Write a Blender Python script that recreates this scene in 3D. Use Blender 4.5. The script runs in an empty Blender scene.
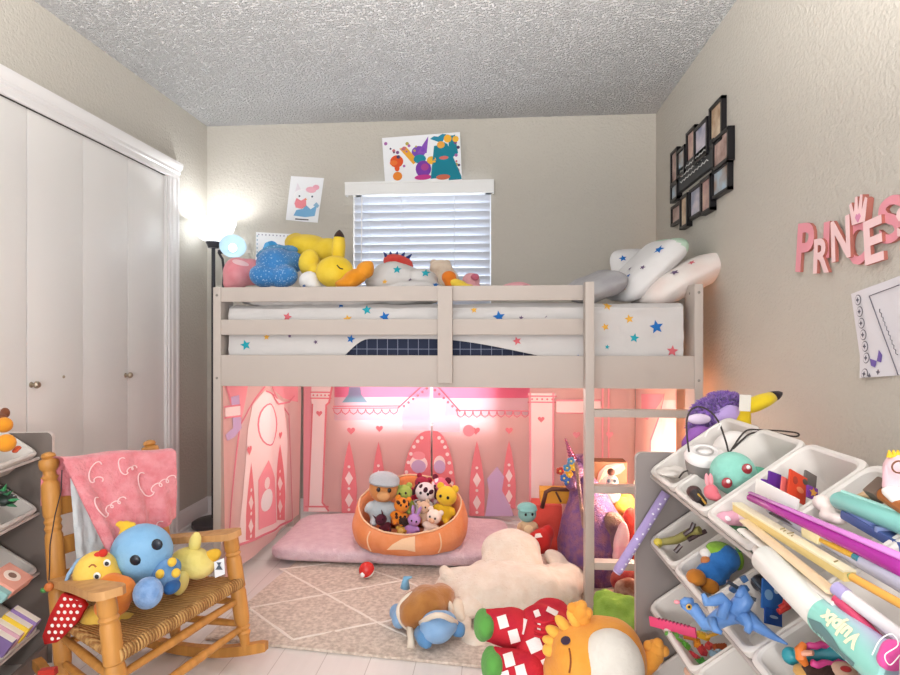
import bpy, bmesh, math, random
from mathutils import Vector, Matrix, Euler, noise
from mathutils.bvhtree import BVHTree
from mathutils.geometry import tessellate_polygon
random.seed(7)
SC = bpy.context.scene
COL = SC.collection
PI = math.pi
# ------------------------------------------------------------------ measuring
FPX, CX, CY, CH = 600.0, 450.0, 337.5, 1.116
YAW = math.atan(47/600)
CA, SA = math.cos(YAW), math.sin(YAW)
V = Vector
def W(lat, d, z):
    return V((lat*CA - d*SA, lat*SA + d*CA, z))
def P(u, v, d):
    return W((u-CX)/FPX*d, d, CH-(v-CY)/FPX*d)
def PY(u, v, Y):
    return P(u, v, Y/((u-CX)/FPX*SA+CA))
def PX(u, v, X):
    return P(u, v, X/((u-CX)/FPX*CA-SA))
def PZ(u, v, z=0.0):
    return P(u, v, (CH-z)*FPX/(v-CY))
def VF(p):
    n = (V((0, 0, CH))-p).normalized(); x = V((0, 0, 1)).cross(n).normalized(); return x, n.cross(x), n
# ------------------------------------------------------------------ materials
def lin(h):
    h = h.lstrip('#')
    c = [int(h[i:i+2], 16)/255 for i in (0, 2, 4)]
    return tuple(x/12.92 if x <= .04045 else ((x+.055)/1.055)**2.4 for x in c) + (1,)
MC = {}
def mat(h, rough=.7, bump=0, bscale=60, var=None, vscale=8, transl=0, metal=0, emit=0, sheen=0, spec=.3, kind=None, alpha=None):
    key = (h, rough, bump, bscale, var, vscale, transl, metal, emit, sheen, spec, kind, alpha)
    if key in MC: return MC[key]
    m = bpy.data.materials.new('m_%s_%d' % (h.strip('#'), len(MC)))
    m.use_nodes = True
    nt = m.node_tree; N = nt.nodes; L = nt.links
    b = N['Principled BSDF']; out = N['Material Output']
    b.inputs['Base Color'].default_value = lin(h)
    b.inputs['Roughness'].default_value = rough
    b.inputs['Metallic'].default_value = metal
    b.inputs['Specular IOR Level'].default_value = spec
    if sheen:
        b.inputs['Sheen Weight'].default_value = sheen
        b.inputs['Sheen Roughness'].default_value = .5
    if emit:
        b.inputs['Emission Color'].default_value = lin(h)
        b.inputs['Emission Strength'].default_value = emit
    tc = N.new('ShaderNodeTexCoord')
    if var or kind:
        mx = N.new('ShaderNodeMix'); mx.data_type = 'RGBA'
        mx.inputs['A'].default_value = lin(var if kind == 'speckle' else h); mx.inputs['B'].default_value = lin(h if kind == 'speckle' else (var or h))
        if kind == 'wood':
            mp = N.new('ShaderNodeMapping'); mp.inputs['Scale'].default_value = (14, 14, 1.6)
            n = N.new('ShaderNodeTexNoise'); n.inputs['Scale'].default_value = vscale; n.inputs['Detail'].default_value = 5
            L.new(tc.outputs['Object'], mp.inputs['Vector']); L.new(mp.outputs['Vector'], n.inputs['Vector'])
        elif kind == 'speckle':
            n = N.new('ShaderNodeTexVoronoi'); n.inputs['Scale'].default_value = vscale
            L.new(tc.outputs['Object'], n.inputs['Vector'])
        else:
            n = N.new('ShaderNodeTexNoise'); n.inputs['Scale'].default_value = vscale; n.inputs['Detail'].default_value = 4
            L.new(tc.outputs['Object'], n.inputs['Vector'])
        cr = N.new('ShaderNodeValToRGB')
        lo, hi = (.05, .35) if kind == 'speckle' else (.35, .65)
        cr.color_ramp.elements[0].position = lo; cr.color_ramp.elements[1].position = hi
        L.new(n.outputs['Distance' if kind == 'speckle' else 'Fac'], cr.inputs['Fac'])
        L.new(cr.outputs['Color'], mx.inputs['Factor'])
        L.new(mx.outputs['Result'], b.inputs['Base Color'])
    if bump:
        n2 = N.new('ShaderNodeTexNoise'); n2.inputs['Scale'].default_value = bscale; n2.inputs['Detail'].default_value = 3
        bp = N.new('ShaderNodeBump'); bp.inputs['Strength'].default_value = bump; bp.inputs['Distance'].default_value = .01
        L.new(tc.outputs['Object'], n2.inputs['Vector']); L.new(n2.outputs['Fac'], bp.inputs['Height'])
        L.new(bp.outputs['Normal'], b.inputs['Normal'])
    if transl:
        t = N.new('ShaderNodeBsdfTranslucent'); t.inputs['Color'].default_value = lin(h)
        ms = N.new('ShaderNodeMixShader'); ms.inputs['Fac'].default_value = transl
        L.new(b.outputs['BSDF'], ms.inputs[1]); L.new(t.outputs['BSDF'], ms.inputs[2])
        L.new(ms.outputs['Shader'], out.inputs['Surface'])
    if alpha is not None:
        b.inputs['Transmission Weight'].default_value = 1-alpha
        b.inputs['IOR'].default_value = 1.1
    MC[key] = m
    return m
def fur(h, var=None): return mat(h, .95, .55, 130, var, 25, sheen=.3, spec=.1)
def felt(h, var=None): return mat(h, .9, .25, 90, var, 12, sheen=.15, spec=.1)
def plastic(h, r=.35): return mat(h, r, spec=.5)
def cloth(h, var=None): return mat(h, .9, .2, 160, var, 20, spec=.1)
# ------------------------------------------------------------------ mesh builder
def rotm(e): return Euler(e).to_matrix() if e is not None else Matrix.Identity(3)
def axis_frame(t):
    t = t.normalized(); a = V((0, 0, 1)) if abs(t.z) < .9 else V((1, 0, 0))
    x = a.cross(t).normalized(); return x, t.cross(x)
ROOT = {}
class B:
    def __init__(s): s.bm = bmesh.new(); s.mats = []
    def mi(s, m):
        if m not in s.mats: s.mats.append(m)
        return s.mats.index(m)
    def raw(s, vs, fs, m):
        k = s.mi(m); bv = [s.bm.verts.new(v) for v in vs]
        for f in fs:
            try:
                q = s.bm.faces.new([bv[i] for i in f]); q.material_index = k; q.smooth = True
            except ValueError: pass
        return bv
    def box(s, c, size, m, rot=None, bev=0):
        R = rot if isinstance(rot, Matrix) else rotm(rot); c = V(c)
        t = bmesh.new(); bmesh.ops.create_cube(t, size=1)
        for v in t.verts: v.co = V((v.co.x*size[0], v.co.y*size[1], v.co.z*size[2]))
        if bev: bmesh.ops.bevel(t, geom=list(t.edges), offset=min(bev, min(size)*.45), segments=2, affect='EDGES', profile=.7)
        for v in t.verts: v.co = R @ v.co + c
        s.take(t, m); return s
    def b2(s, lo, hi, m, bev=0):
        lo = V(lo); hi = V(hi)
        return s.box((lo+hi)/2, [abs(a) for a in (hi-lo)], m, None, bev)
    def take(s, t, m):
        t.verts.index_update()
        s.raw([v.co.copy() for v in t.verts], [[v.index for v in f.verts] for f in t.faces], m); t.free()
    def ell(s, c, r, m, rot=None, seg=20, rings=12):
        if not hasattr(r, '__len__'): r = (r, r, r)
        R = rot if isinstance(rot, Matrix) else rotm(rot); c = V(c); vs = [c + R @ V((0, 0, r[2]))]; fs = []
        for i in range(1, rings):
            a = PI*i/rings
            for j in range(seg):
                b = 2*PI*j/seg
                vs.append(c + R @ V((r[0]*math.sin(a)*math.cos(b), r[1]*math.sin(a)*math.sin(b), r[2]*math.cos(a))))
        vs.append(c + R @ V((0, 0, -r[2]))); n = len(vs)-1
        for j in range(seg):
            fs.append((0, 1+j, 1+(j+1) % seg)); fs.append((n, n-seg+(j+1) % seg, n-seg+j))
            for i in range(rings-2):
                a = 1+i*seg
                fs.append((a+j, a+seg+j, a+seg+(j+1) % seg, a+(j+1) % seg))
        s.raw(vs, fs, m); return s
    def tube(s, pts, r, m, seg=8, flat=1.0, closed=False):
        pts = [V(p) for p in pts]; n = len(pts); rs = r if hasattr(r, '__len__') else [r]*n
        vs = []; fs = []; pn = None
        for i, p in enumerate(pts):
            t = (pts[(i+1) % n if closed else min(i+1, n-1)] - pts[i-1 if closed else max(i-1, 0)])
            if t.length < 1e-9: t = V((0, 0, 1))
            t.normalize()
            if pn is None: x, y = axis_frame(t)
            else:
                x = (pn - t*pn.dot(t)).normalized(); y = t.cross(x)
            pn = x
            for j in range(seg):
                a = 2*PI*j/seg
                vs.append(p + (x*math.cos(a) + y*math.sin(a)*flat)*rs[i])
        for i in range(n if closed else n-1):
            for j in range(seg):
                a = i*seg; b = ((i+1) % n)*seg
                fs.append((a+j, a+(j+1) % seg, b+(j+1) % seg, b+j))
        if not closed:
            fs.append(tuple(range(seg))[::-1]); fs.append(tuple(range((n-1)*seg, n*seg)))
        s.raw(vs, fs, m); return s
    def turned(s, p0, p1, prof, m, seg=14):
        p0 = V(p0); p1 = V(p1)
        return s.tube([p0.lerp(p1, t) for t, r in prof], [r for t, r in prof], m, seg)
    def prism(s, poly, o, xd, yd, depth, m, mside=None):
        o = V(o); xd = V(xd); yd = V(yd); n = xd.cross(yd).normalized()
        k = len(poly); base = [o + xd*a + yd*b for a, b in poly]
        tri = tessellate_polygon([[V((a, b, 0)) for a, b in poly]])
        top = [p + n*depth for p in base]
        ar = sum(poly[i][0]*poly[(i+1) % k][1]-poly[(i+1) % k][0]*poly[i][1] for i in range(k))
        fs = []; fb = []
        for t in tri:
            a, b, c = t
            q = (poly[b][0]-poly[a][0])*(poly[c][1]-poly[a][1])-(poly[c][0]-poly[a][0])*(poly[b][1]-poly[a][1])
            if q < 0: a, c = c, a
            fs.append((a+k, b+k, c+k)); fb.append((c, b, a))
        sd = []
        for i in range(k):
            j = (i+1) % k
            sd.append((i, j, j+k, i+k) if ar > 0 else (j, i, i+k, j+k))
        f0 = len(s.bm.faces)
        s.raw(base+top, fs+fb+sd, m)
        if mside:
            s.bm.faces.ensure_lookup_table(); ks = s.mi(mside)
            for f in s.bm.faces[f0+len(fs):]: f.material_index = ks
        return s
    def lathe(s, prof, o, m, seg=24, rot=None):
        o = V(o); R = rot if isinstance(rot, Matrix) else rotm(rot); vs = []; fs = []; n = len(prof)
        for r, z in prof:
            for j in range(seg):
                a = 2*PI*j/seg; vs.append(o + R @ V((r*math.cos(a), r*math.sin(a), z)))
        for i in range(n-1):
            for j in range(seg):
                fs.append((i*seg+j, i*seg+(j+1) % seg, (i+1)*seg+(j+1) % seg, (i+1)*seg+j))
        s.raw(vs, fs, m); return s
    def grid(s, fn, nu, nv, m, cu=False, cv=False):
        vs = [V(fn(i/(nu if cu else nu-1), j/(nv if cv else nv-1))) for i in range(nu) for j in range(nv)]
        fs = []
        for i in range(nu if cu else nu-1):
            for j in range(nv if cv else nv-1):
                a, b = i, (i+1) % nu; c, d = j, (j+1) % nv
                fs.append((a*nv+c, b*nv+c, b*nv+d, a*nv+d))
        s.raw(vs, fs, m); return s
    def blob(s, ells, m, vox=.008, smooth=3):
        me = remeshed(ells, vox, smooth)
        s.raw([v.co.copy() for v in me.vertices], [list(p.vertices) for p in me.polygons], m)
        bpy.data.meshes.remove(me); return s
    def wobble(s, amp, freq, seed=0):
        s.bm.normal_update()
        for v in s.bm.verts:
            v.co += v.normal*amp*noise.noise(v.co*freq+V((seed, seed*2.3, 0)))
        return s
    def bvh(s): 
        s.bm.normal_update(); return BVHTree.FromBMesh(s.bm)
    def decal(s, bvh, poly, o, xd, yd, m, off=.0015, maxlen=.012):
        """polygon printed on a surface: laid flat at o, dropped along -normal"""
        o = V(o); xd = V(xd).normalized(); yd = V(yd); yd = (yd - xd*yd.dot(xd)).normalized(); n = xd.cross(yd)
        t = bmesh.new(); bv = [t.verts.new((a, b, 0)) for a, b in poly]
        for a, b, c in tessellate_polygon([[V((p[0], p[1], 0)) for p in poly]]):
            try: t.faces.new((bv[a], bv[b], bv[c]))
            except ValueError: pass
        return s._drop(t, bvh, o, xd, yd, n, m, off, maxlen)
    def _drop(s, t, bvh, o, xd, yd, n, m, off, maxlen):
        for _ in range(4):
            le = [e for e in t.edges if e.calc_length() > maxlen]
            if not le: break
            bmesh.ops.subdivide_edges(t, edges=le, cuts=1); bmesh.ops.triangulate(t, faces=list(t.faces))
        t.normal_update(); bad = set()
        for v in t.verts:
            p = o + xd*v.co.x + yd*v.co.y
            if bvh is None: v.co = p + n*off; continue
            h = bvh.ray_cast(p + n*.25, -n, .6)
            if h[0] is None: bad.add(v); v.co = p
            else:
                nn = h[1] if h[1].dot(n) > 0 else -h[1]
                v.co = h[0] + (nn+n).normalized()*off
        if bad: bmesh.ops.delete(t, geom=list(bad), context='VERTS')
        for f in t.faces:
            if f.normal.dot(n) < 0: f.normal_flip()
        s.take(t, m); return s
    def text(s, bvh, body, size, o, xd, yd, m, off=.002, shear=0, bold=0, maxlen=.02):
        o = V(o); xd = V(xd).normalized(); yd = V(yd); yd = (yd - xd*yd.dot(xd)).normalized(); n = xd.cross(yd)
        me = text_mesh(body, size, shear, bold, 0)
        t = bmesh.new(); t.from_mesh(me); bpy.data.meshes.remove(me)
        return s._drop(t, bvh, o, xd, yd, n, m, off, maxlen)
    def done(s, name, parent=None, local=False, sharp=35, fix=True):
        bm = s.bm
        me = bpy.data.meshes.new(name)
        bm.to_mesh(me); bm.free()
        for m in s.mats: me.materials.append(m)
        me.shade_smooth()
        if sharp: me.set_sharp_from_angle(angle=math.radians(sharp))
        o = bpy.data.objects.new(name, me); COL.objects.link(o)
        if parent is not None:
            o.parent = parent; M = ROOT.get(parent.name, Matrix.Identity(4)); ROOT[o.name] = M
            if not local: me.transform(M.inverted())
        else:
            xs = [v.co for v in me.vertices]
            if xs and not local:
                c = V(((min(p.x for p in xs)+max(p.x for p in xs))/2, (min(p.y for p in xs)+max(p.y for p in xs))/2, min(p.z for p in xs)))
                me.transform(Matrix.Translation(-c)); o.location = c; ROOT[o.name] = Matrix.Translation(c)
        return o
def remeshed(ells, vox, smooth):
    b = B()
    for e in ells: b.ell(e[0], e[1], None, e[2] if len(e) > 2 else None, 24, 14)
    me = bpy.data.meshes.new('tmp'); b.bm.to_mesh(me); b.bm.free()
    o = bpy.data.objects.new('tmp', me); COL.objects.link(o)
    r = o.modifiers.new('r', 'REMESH'); r.mode = 'VOXEL'; r.voxel_size = vox
    if smooth:
        q = o.modifiers.new('s', 'SMOOTH'); q.iterations = smooth; q.factor = .6
    dg = bpy.context.evaluated_depsgraph_get(); dg.update()
    res = bpy.data.meshes.new_from_object(o.evaluated_get(dg))
    bpy.data.objects.remove(o); bpy.data.meshes.remove(me)
    return res
def text_mesh(body, size, shear=0, bold=0, ext=0, bevel=0):
    c = bpy.data.curves.new('t', 'FONT'); c.body = body; c.size = size; c.shear = shear; c.offset = bold; c.extrude = ext
    c.bevel_depth = bevel; c.align_x = 'CENTER'; c.align_y = 'CENTER'; c.resolution_u = 4
    o = bpy.data.objects.new('t', c); COL.objects.link(o)
    dg = bpy.context.evaluated_depsgraph_get(); dg.update()
    me = bpy.data.meshes.new_from_object(o.evaluated_get(dg))
    bpy.data.objects.remove(o); bpy.data.curves.remove(c)
    return me
def tag(o, label, cat, group=None, kind=None):
    o['label'] = label; o['category'] = cat
    if group: o['group'] = group
    if kind: o['kind'] = kind
    return o
def struct(o): o['kind'] = 'structure'; return o
def thing(name, label, cat, loc, rot=(0, 0, 0), group=None, scale=1.0):
    o = bpy.data.objects.new(name, None); COL.objects.link(o); o.empty_display_size = .05
    o.location = loc; o.rotation_euler = rot; o.scale = (scale,)*3
    ROOT[o.name] = Matrix.LocRotScale(V(loc), Euler(rot), V((scale,)*3))
    return tag(o, label, cat, group)
def clone(o, loc, rot=None, label=None):
    r = o.copy(); COL.objects.link(r); r.location = loc
    if rot is not None: r.rotation_euler = rot
    if label: r['label'] = label
    for c in o.children:
        k = c.copy(); COL.objects.link(k); k.parent = r
        for g in c.children:
            q = g.copy(); COL.objects.link(q); q.parent = k
    return r
def star(r, a0=PI/2, n=5, k=.45):
    return [(r*(1 if i % 2 == 0 else k)*math.cos(a0+PI*i/n), r*(1 if i % 2 == 0 else k)*math.sin(a0+PI*i/n)) for i in range(2*n)]
def disc(rx, ry=None, n=16, cx=0, cy=0):
    ry = ry or rx
    return [(cx+rx*math.cos(2*PI*i/n), cy+ry*math.sin(2*PI*i/n)) for i in range(n)]
def heart(r):
    return [(r*.062*16*math.sin(t)**3, r*.062*(13*math.cos(t)-5*math.cos(2*t)-2*math.cos(3*t)-math.cos(4*t))) for t in [-2*PI*i/20 for i in range(20)]]
# ------------------------------------------------------------------ room shell
XL, XR, YB, YF, ZC = -1.813, .938, 3.633, -.3, 2.44
def paint(h, scale, strength, dist=.01, rough=.85, kind='n'):
    m = bpy.data.materials.new('paint'); m.use_nodes = True
    N = m.node_tree.nodes; L = m.node_tree.links; b = N['Principled BSDF']
    b.inputs['Base Color'].default_value = lin(h); b.inputs['Roughness'].default_value = rough; b.inputs['Specular IOR Level'].default_value = .2
    tc = N.new('ShaderNodeTexCoord'); n = N.new('ShaderNodeTexNoise'); n.inputs['Scale'].default_value = scale; n.inputs['Detail'].default_value = 3
    n.inputs['Roughness'].default_value = .6
    bp = N.new('ShaderNodeBump'); bp.inputs['Strength'].default_value = strength; bp.inputs['Distance'].default_value = dist
    L.new(tc.outputs['Object'], n.inputs['Vector'])
    if kind == 'pop':
        cr = N.new('ShaderNodeValToRGB'); cr.color_ramp.elements[0].position = .42; cr.color_ramp.elements[1].position = .6
        L.new(n.outputs['Fac'], cr.inputs['Fac']); L.new(cr.outputs['Color'], bp.inputs['Height'])
    else: L.new(n.outputs['Fac'], bp.inputs['Height'])
    L.new(bp.outputs['Normal'], b.inputs['Normal'])
    return m
wall_m = paint('#c3beb4', 75, .45, .012)
ceil_m = paint('#f0f0f0', 75, 1.0, .03, .95, 'pop')
trim_m = plastic('#e9e7e6', .35)
door_m = mat('#efedea', .35, .05, 200, spec=.45)
def floor_mat():
    m = bpy.data.materials.new('floor_planks'); m.use_nodes = True
    N = m.node_tree.nodes; L = m.node_tree.links; b = N['Principled BSDF']
    tc = N.new('ShaderNodeTexCoord'); mp = N.new('ShaderNodeMapping'); mp.inputs['Rotation'].default_value = (0, 0, PI/2)
    br = N.new('ShaderNodeTexBrick'); br.inputs['Scale'].default_value = 1; br.inputs['Brick Width'].default_value = 1.2; br.inputs['Row Height'].default_value = .16
    br.inputs['Mortar Size'].default_value = .0015
    br.inputs['Color1'].default_value = lin('#ece6e2'); br.inputs['Color2'].default_value = lin('#e2dbd6'); br.inputs['Mortar'].default_value = lin('#c4bab4')
    mp2 = N.new('ShaderNodeMapping'); mp2.inputs['Scale'].default_value = (12, 1.2, 1)
    n = N.new('ShaderNodeTexNoise'); n.inputs['Scale'].default_value = 3; n.inputs['Detail'].default_value = 6
    mx = N.new('ShaderNodeMix'); mx.data_type = 'RGBA'; mx.blend_type = 'MULTIPLY'; mx.inputs['Factor'].default_value = .10
    L.new(tc.outputs['Object'], mp.inputs['Vector']); L.new(mp.outputs['Vector'], br.inputs['Vector'])
    L.new(tc.outputs['Object'], mp2.inputs['Vector']); L.new(mp2.outputs['Vector'], n.inputs['Vector'])
    L.new(br.outputs['Color'], mx.inputs['A']); L.new(n.outputs['Fac'], mx.inputs['B']); L.new(mx.outputs['Result'], b.inputs['Base Color'])
    b.inputs['Roughness'].default_value = .38
    return m
x = B().b2((XL-.1, YF, -.05), (XR+.1, YB+.12, 0), floor_mat()).done('floor'); struct(x)
x = B().b2((XL-.1, YF, ZC), (XR+.1, YB+.12, ZC+.05), ceil_m).done('ceiling'); struct(x)
WX0, WX1, WZ0, WZ1 = PY(353, 300, YB).x, PY(491, 300, YB).x, .58, 2.035
b = B()
b.b2((XL-.1, YB, 0), (WX0, YB+.12, ZC), wall_m); b.b2((WX1, YB, 0), (XR+.1, YB+.12, ZC), wall_m)
b.b2((WX0, YB, 0), (WX1, YB+.12, WZ0), wall_m); b.b2((WX0, YB, WZ1), (WX1, YB+.12, ZC), wall_m)
struct(b.done('wall_back'))
struct(B().b2((XR, YF, 0), (XR+.1, YB, ZC), wall_m).done('wall_right'))
CY0, CY1, CZ = 1.2, 3.18, 2.02
b = B()
b.b2((XL-.1, YF, 0), (XL, CY0, ZC), wall_m); b.b2((XL-.1, CY1, 0), (XL, YB, ZC), wall_m); b.b2((XL-.1, CY0, CZ), (XL, CY1, ZC), wall_m)
struct(b.done('wall_left'))
# closet bifold panels
ys = [3.176, 2.843, 2.519, 2.201, 1.87, 1.54, 1.203]
brass = mat('#b9ab98', .3, metal=.8)
for i in range(6):
    d = B().b2((XL-.044, ys[i+1]+(.001 if i == 1 else .0028), .012), (XL-.012, ys[i]-(.001 if i == 2 else .0028), CZ-.012), door_m, .002).done('door_%d' % (i+1)); struct(d)
    kp = {1: (ys[1]-.02, 378), 2: (ys[3]+.022, 390), 3: (ys[4]+.02, 402)}.get(i)
    if kp:
        z = .93
        B().lathe([(.0, .034), (.010, .033), (.0145, .027), (.0145, .021), (.008, .014), (.006, .002), (.012, 0), (.0, 0)], (XL-.012, kp[0], z), brass, 14, (0, PI/2, 0)).done('door_knob', d)
    if i == 2: B().lathe([(.0, .004), (.006, .003), (.007, 0), (0, 0)], (XL-.012, ys[2]-.12, .95), brass, 12, (0, PI/2, 0)).done('screw_cover', d)
struct(B().b2((XL-.1, CY0, CZ-.012), (XL-.014, CY1, CZ+.0), mat('#3a3633', .6)).done('trim_3'))
b = B()   # head casing, stepped profile (outwards from the wall, up)
prof = [(0, 0), (.012, 0), (.015, .008), (.015, .03), (.022, .036), (.022, .05), (.03, .06), (.036, .074), (.038, .08), (.038, .09), (0, .09)]
b.prism([(p, q) for p, q in prof], (XL, CY1+.10, CZ-.012), (1, 0, 0), (0, 0, 1), CY1-CY0+.2, trim_m)
struct(b.done('trim_1', sharp=20))
b = B()
cp = [(0, 0), (.012, 0), (.012, .02), (.017, .028), (.017, .06), (.022, .07), (.022, .085), (0, .085)]
b.prism([(q, p) for p, q in cp], (XL, CY1, 0), (0, 1, 0), (1, 0, 0), -(CZ-.012), trim_m)
b.b2((XL-.1, CY1-.012, 0), (XL+.004, CY1, CZ-.012), trim_m)
struct(b.done('trim_2', sharp=20))
def baseb(name, p0, p1, nrm):
    p0 = V(p0); p1 = V(p1); n = V(nrm); t = (p1-p0).normalized()
    pr = [(0, 0), (.022, 0), (.022, .018), (.013, .024), (.013, .085), (.010, .095), (.010, .105), (.005, .118), (0, .12)]
    b = B(); L = (p1-p0).length
    d = L if n.cross(V((0, 0, 1))).dot(t) > 0 else -L
    b.prism(pr, p0, n, (0, 0, 1), d, trim_m); struct(b.done(name, sharp=20))
baseb('baseboard_left', (XL, CY1+.086, 0), (XL, YB, 0), (1, 0, 0))
baseb('baseboard_back', (XL, YB, 0), (XR, YB, 0), (0, -1, 0))
baseb('baseboard_right', (XR, YF, 0), (XR, YB, 0), (-1, 0, 0))
struct(B().b2((XL-.1, CY0, 0), (XL-.09, CY1, CZ), mat('#4a4542', .8)).done('gap_shade_sheet'))  # dark sheet behind the doors so their gaps look shaded
# window
wf = B(); vin = plastic('#eef0f2', .3); cy0, cy1 = YB+.085, YB+.115
wf.b2((WX0, cy0, WZ0), (WX0+.035, cy1, WZ1), vin); wf.b2((WX1-.035, cy0, WZ0), (WX1, cy1, WZ1), vin)
wf.b2((WX0, cy0, WZ0), (WX1, cy1, WZ0+.035), vin); wf.b2((WX0, cy0, WZ1-.035), (WX1, cy1, WZ1), vin)
wf.b2((WX0, cy0-.008, (WZ0+WZ1)/2-.02), (WX1, cy1, (WZ0+WZ1)/2+.02), vin)
win = struct(wf.done('window_1'))
g = bpy.data.materials.new('window_glass'); g.use_nodes = True; N = g.node_tree.nodes; L = g.node_tree.links
tr = N.new('ShaderNodeBsdfTransparent'); gl = N.new('ShaderNodeBsdfGlossy'); gl.inputs['Roughness'].default_value = .02; ms = N.new('ShaderNodeMixShader'); ms.inputs[0].default_value = .06
L.new(tr.outputs[0], ms.inputs[1]); L.new(gl.outputs[0], ms.inputs[2]); L.new(ms.outputs[0], N['Material Output'].inputs['Surface'])
B().b2((WX0+.03, cy0+.012, WZ0+.03), (WX1-.03, cy0+.016, WZ1-.03), g).done('window_pane', win)
# blind
slat_m = mat('#d3d8e0', .45, transl=.07)
bl = thing('window_blind', 'white two inch slat blind closed over the window in the back wall', 'blind', ((WX0+WX1)/2, YB-.02, WZ0))
VX0, VX1 = PY(345, 190, YB-.05).x, PY(494, 190, YB-.05).x
val_m = mat('#f0f1f0', .45)
b = B(); zt = PY(420, 181, YB-.05).z; zb = PY(420, 194, YB-.05).z
b.b2((VX0, YB-.055, zb), (VX1, YB-.045, zt), val_m, .003); b.b2((VX0, YB-.055, zt-.012), (VX1, YB-.061, zt), val_m, .002)
b.b2((VX0, YB-.05, zb), (VX0+.008, YB-.001, zt), val_m); b.b2((VX1-.008, YB-.05, zb), (VX1, YB-.001, zt), val_m)
b.done('valance', bl)
z = zb-.02; k = 0
while z > 1.02:
    B().box(((WX0+WX1)/2, YB+.018, z), (WX1-WX0-.012, .05, .0035), slat_m, (math.radians(-62), 0, 0), .001).done('slat', bl)
    z -= .0492; k += 1
B().b2((WX0+.006, YB, .975), (WX1-.006, YB+.04, .995), slat_m, .004).done('bottom_rail', bl)
cordm = cloth('#dfe2e6')
for f in (.12, .36, .74): B().tube([(WX0+(WX1-WX0)*f, YB-.009, .99), (WX0+(WX1-WX0)*f, YB-.009, zb+.01)], .0016, cordm, 6).done('cord', bl)
B().tube([(WX0+.06, YB-.02, zb), (WX0+.055, YB-.022, 1.3)], .004, plastic('#f2f3f5'), 8).done('tilt_wand', bl)

# ------------------------------------------------------------------ loft bed
white = mat('#bbb1a9', .5, .06, 40, spec=.3)
BX0, BX1, BYF, BYB = -1.231, .839, 2.52, 3.58
bed = thing('loft_bed', 'low white wooden loft bed with ladder and guard rails along back wall', 'bed', ((BX0+BX1)/2, (BYF+BYB)/2, 0))
screw = mat('#8d8781', .4, metal=.6)
for xa, xb in ((BX0, BX0+.035), (BX1-.035, BX1)):
    for y0, y1, h in ((BYF, BYF+.125, 1.335), (BYB-.125, BYB, 1.335)):
        b = B().b2((xa, y0, 0), (xb, y1, h), white, .004)
        for z in (1.30, .94):
            b.ell(((xa+xb)/2, y0-.0005, z), (.006, .002, .006), screw, None, 10, 6)
            b.ell(((xa if xa > 0 else xb), (y0+y1)/2, z), (.002, .006, .006), screw, None, 10, 6)
        b.done('post', bed)
SX = PY(585, 400, 2.47).x
lx0 = BX0+.035; rx1 = BX1-.035
B().b2((lx0, BYF+.002, 1.271), (SX, BYF+.024, 1.334), white, .004).done('guard_rail', bed)
B().b2((lx0, BYF+.002, 1.127), (SX, BYF+.024, 1.194), white, .004).done('guard_rail', bed)
B().b2((lx0, BYF+.002, .905), (rx1, BYF+.026, 1.04), white, .004).done('side_board', bed)
u0 = PY(438, 340, BYF).x
B().b2((u0, BYF-.02, .925), (u0+.062, BYF+.002, 1.328), white, .004).done('rail_support', bed)
B().b2((lx0, BYB-.026, .905), (rx1, BYB-.002, 1.04), white, .004).done('side_board', bed)
B().b2((lx0, BYB-.024, 1.2), (rx1, BYB-.002, 1.262), white, .004).done('guard_rail', bed)
for xa in (BX0+.006, BX1-.03):
    B().b2((xa, BYF+.125, .905), (xa+.024, BYB-.125, 1.04), white, .004).done('end_board', bed)
    B().b2((xa, BYF+.125, 1.14), (xa+.024, BYB-.125, 1.2), white, .004).done('end_rail', bed)
for i in range(9):
    xx = lx0+.12+i*.22
    B().b2((xx, BYF+.026, .955), (xx+.07, BYB-.026, .975), white).done('bed_slat', bed)
lad = B().b2((SX, BYF-.06, 0), (SX+.036, BYF+.0, 1.342), white, .004).done('ladder', bed)
for v0 in (413, 489, 565):
    zz = PY(640, v0, BYF-.03).z
    B().b2((SX+.036, BYF-.055, zz-.016), (rx1, BYF-.004, zz+.014), white, .004).done('rung', lad)
# mattress + sheet
MX0, MX1, MY0, MY1, MZ0, MZ1 = BX0+.06, .765, BYF+.05, BYB-.06, .976, 1.262
def navy():
    m = mat('#2a3145', .85, .1, 200)
    m = m.copy(); N = m.node_tree.nodes; L = m.node_tree.links
    br = N.new('ShaderNodeTexBrick'); br.inputs['Scale'].default_value = 1; br.inputs['Brick Width'].default_value = .045; br.inputs['Row Height'].default_value = .045; br.offset = 0
    br.inputs['Mortar Size'].default_value = .0012; br.inputs['Color1'].default_value = br.inputs['Color2'].default_value = lin('#2b3247'); br.inputs['Mortar'].default_value = lin('#8a8fa3')
    tc = N.new('ShaderNodeTexCoord'); mp = N.new('ShaderNodeMapping'); mp.inputs['Rotation'].default_value = (PI/2, 0, 0)
    L.new(tc.outputs['Object'], mp.inputs[0]); L.new(mp.outputs[0], br.inputs[0]); L.new(br.outputs[0], N['Principled BSDF'].inputs['Base Color'])
    return m
mt = B().b2((MX0, MY0, MZ0), (MX1, MY1, MZ1-.012), navy(), .03).done('mattress'); tag(mt, 'dark navy mattress edge showing under the star sheet on the loft bed', 'mattress')
sheet_m = mat('#cbc8c6', .85, .25, 25, spec=.15)
STARC = {'r': '#cf6a72', 'y': '#e2ac4a', 't': '#2f9fae', 'b': '#2b6cb5', 'k': '#6d5a78', 'g': '#57b58f'}
SM = {k: cloth(v) for k, v in STARC.items()}
def hem(s):  # height of the sheet's front hem along the bed
    u = (s-MX0)/(MX1-MX0)
    k = max(0, min(1, (u-.22)/.10))*max(0, min(1, (.90-u)/.45))
    return .985+.125*(k*k*(3-2*k))
b = B()
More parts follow.
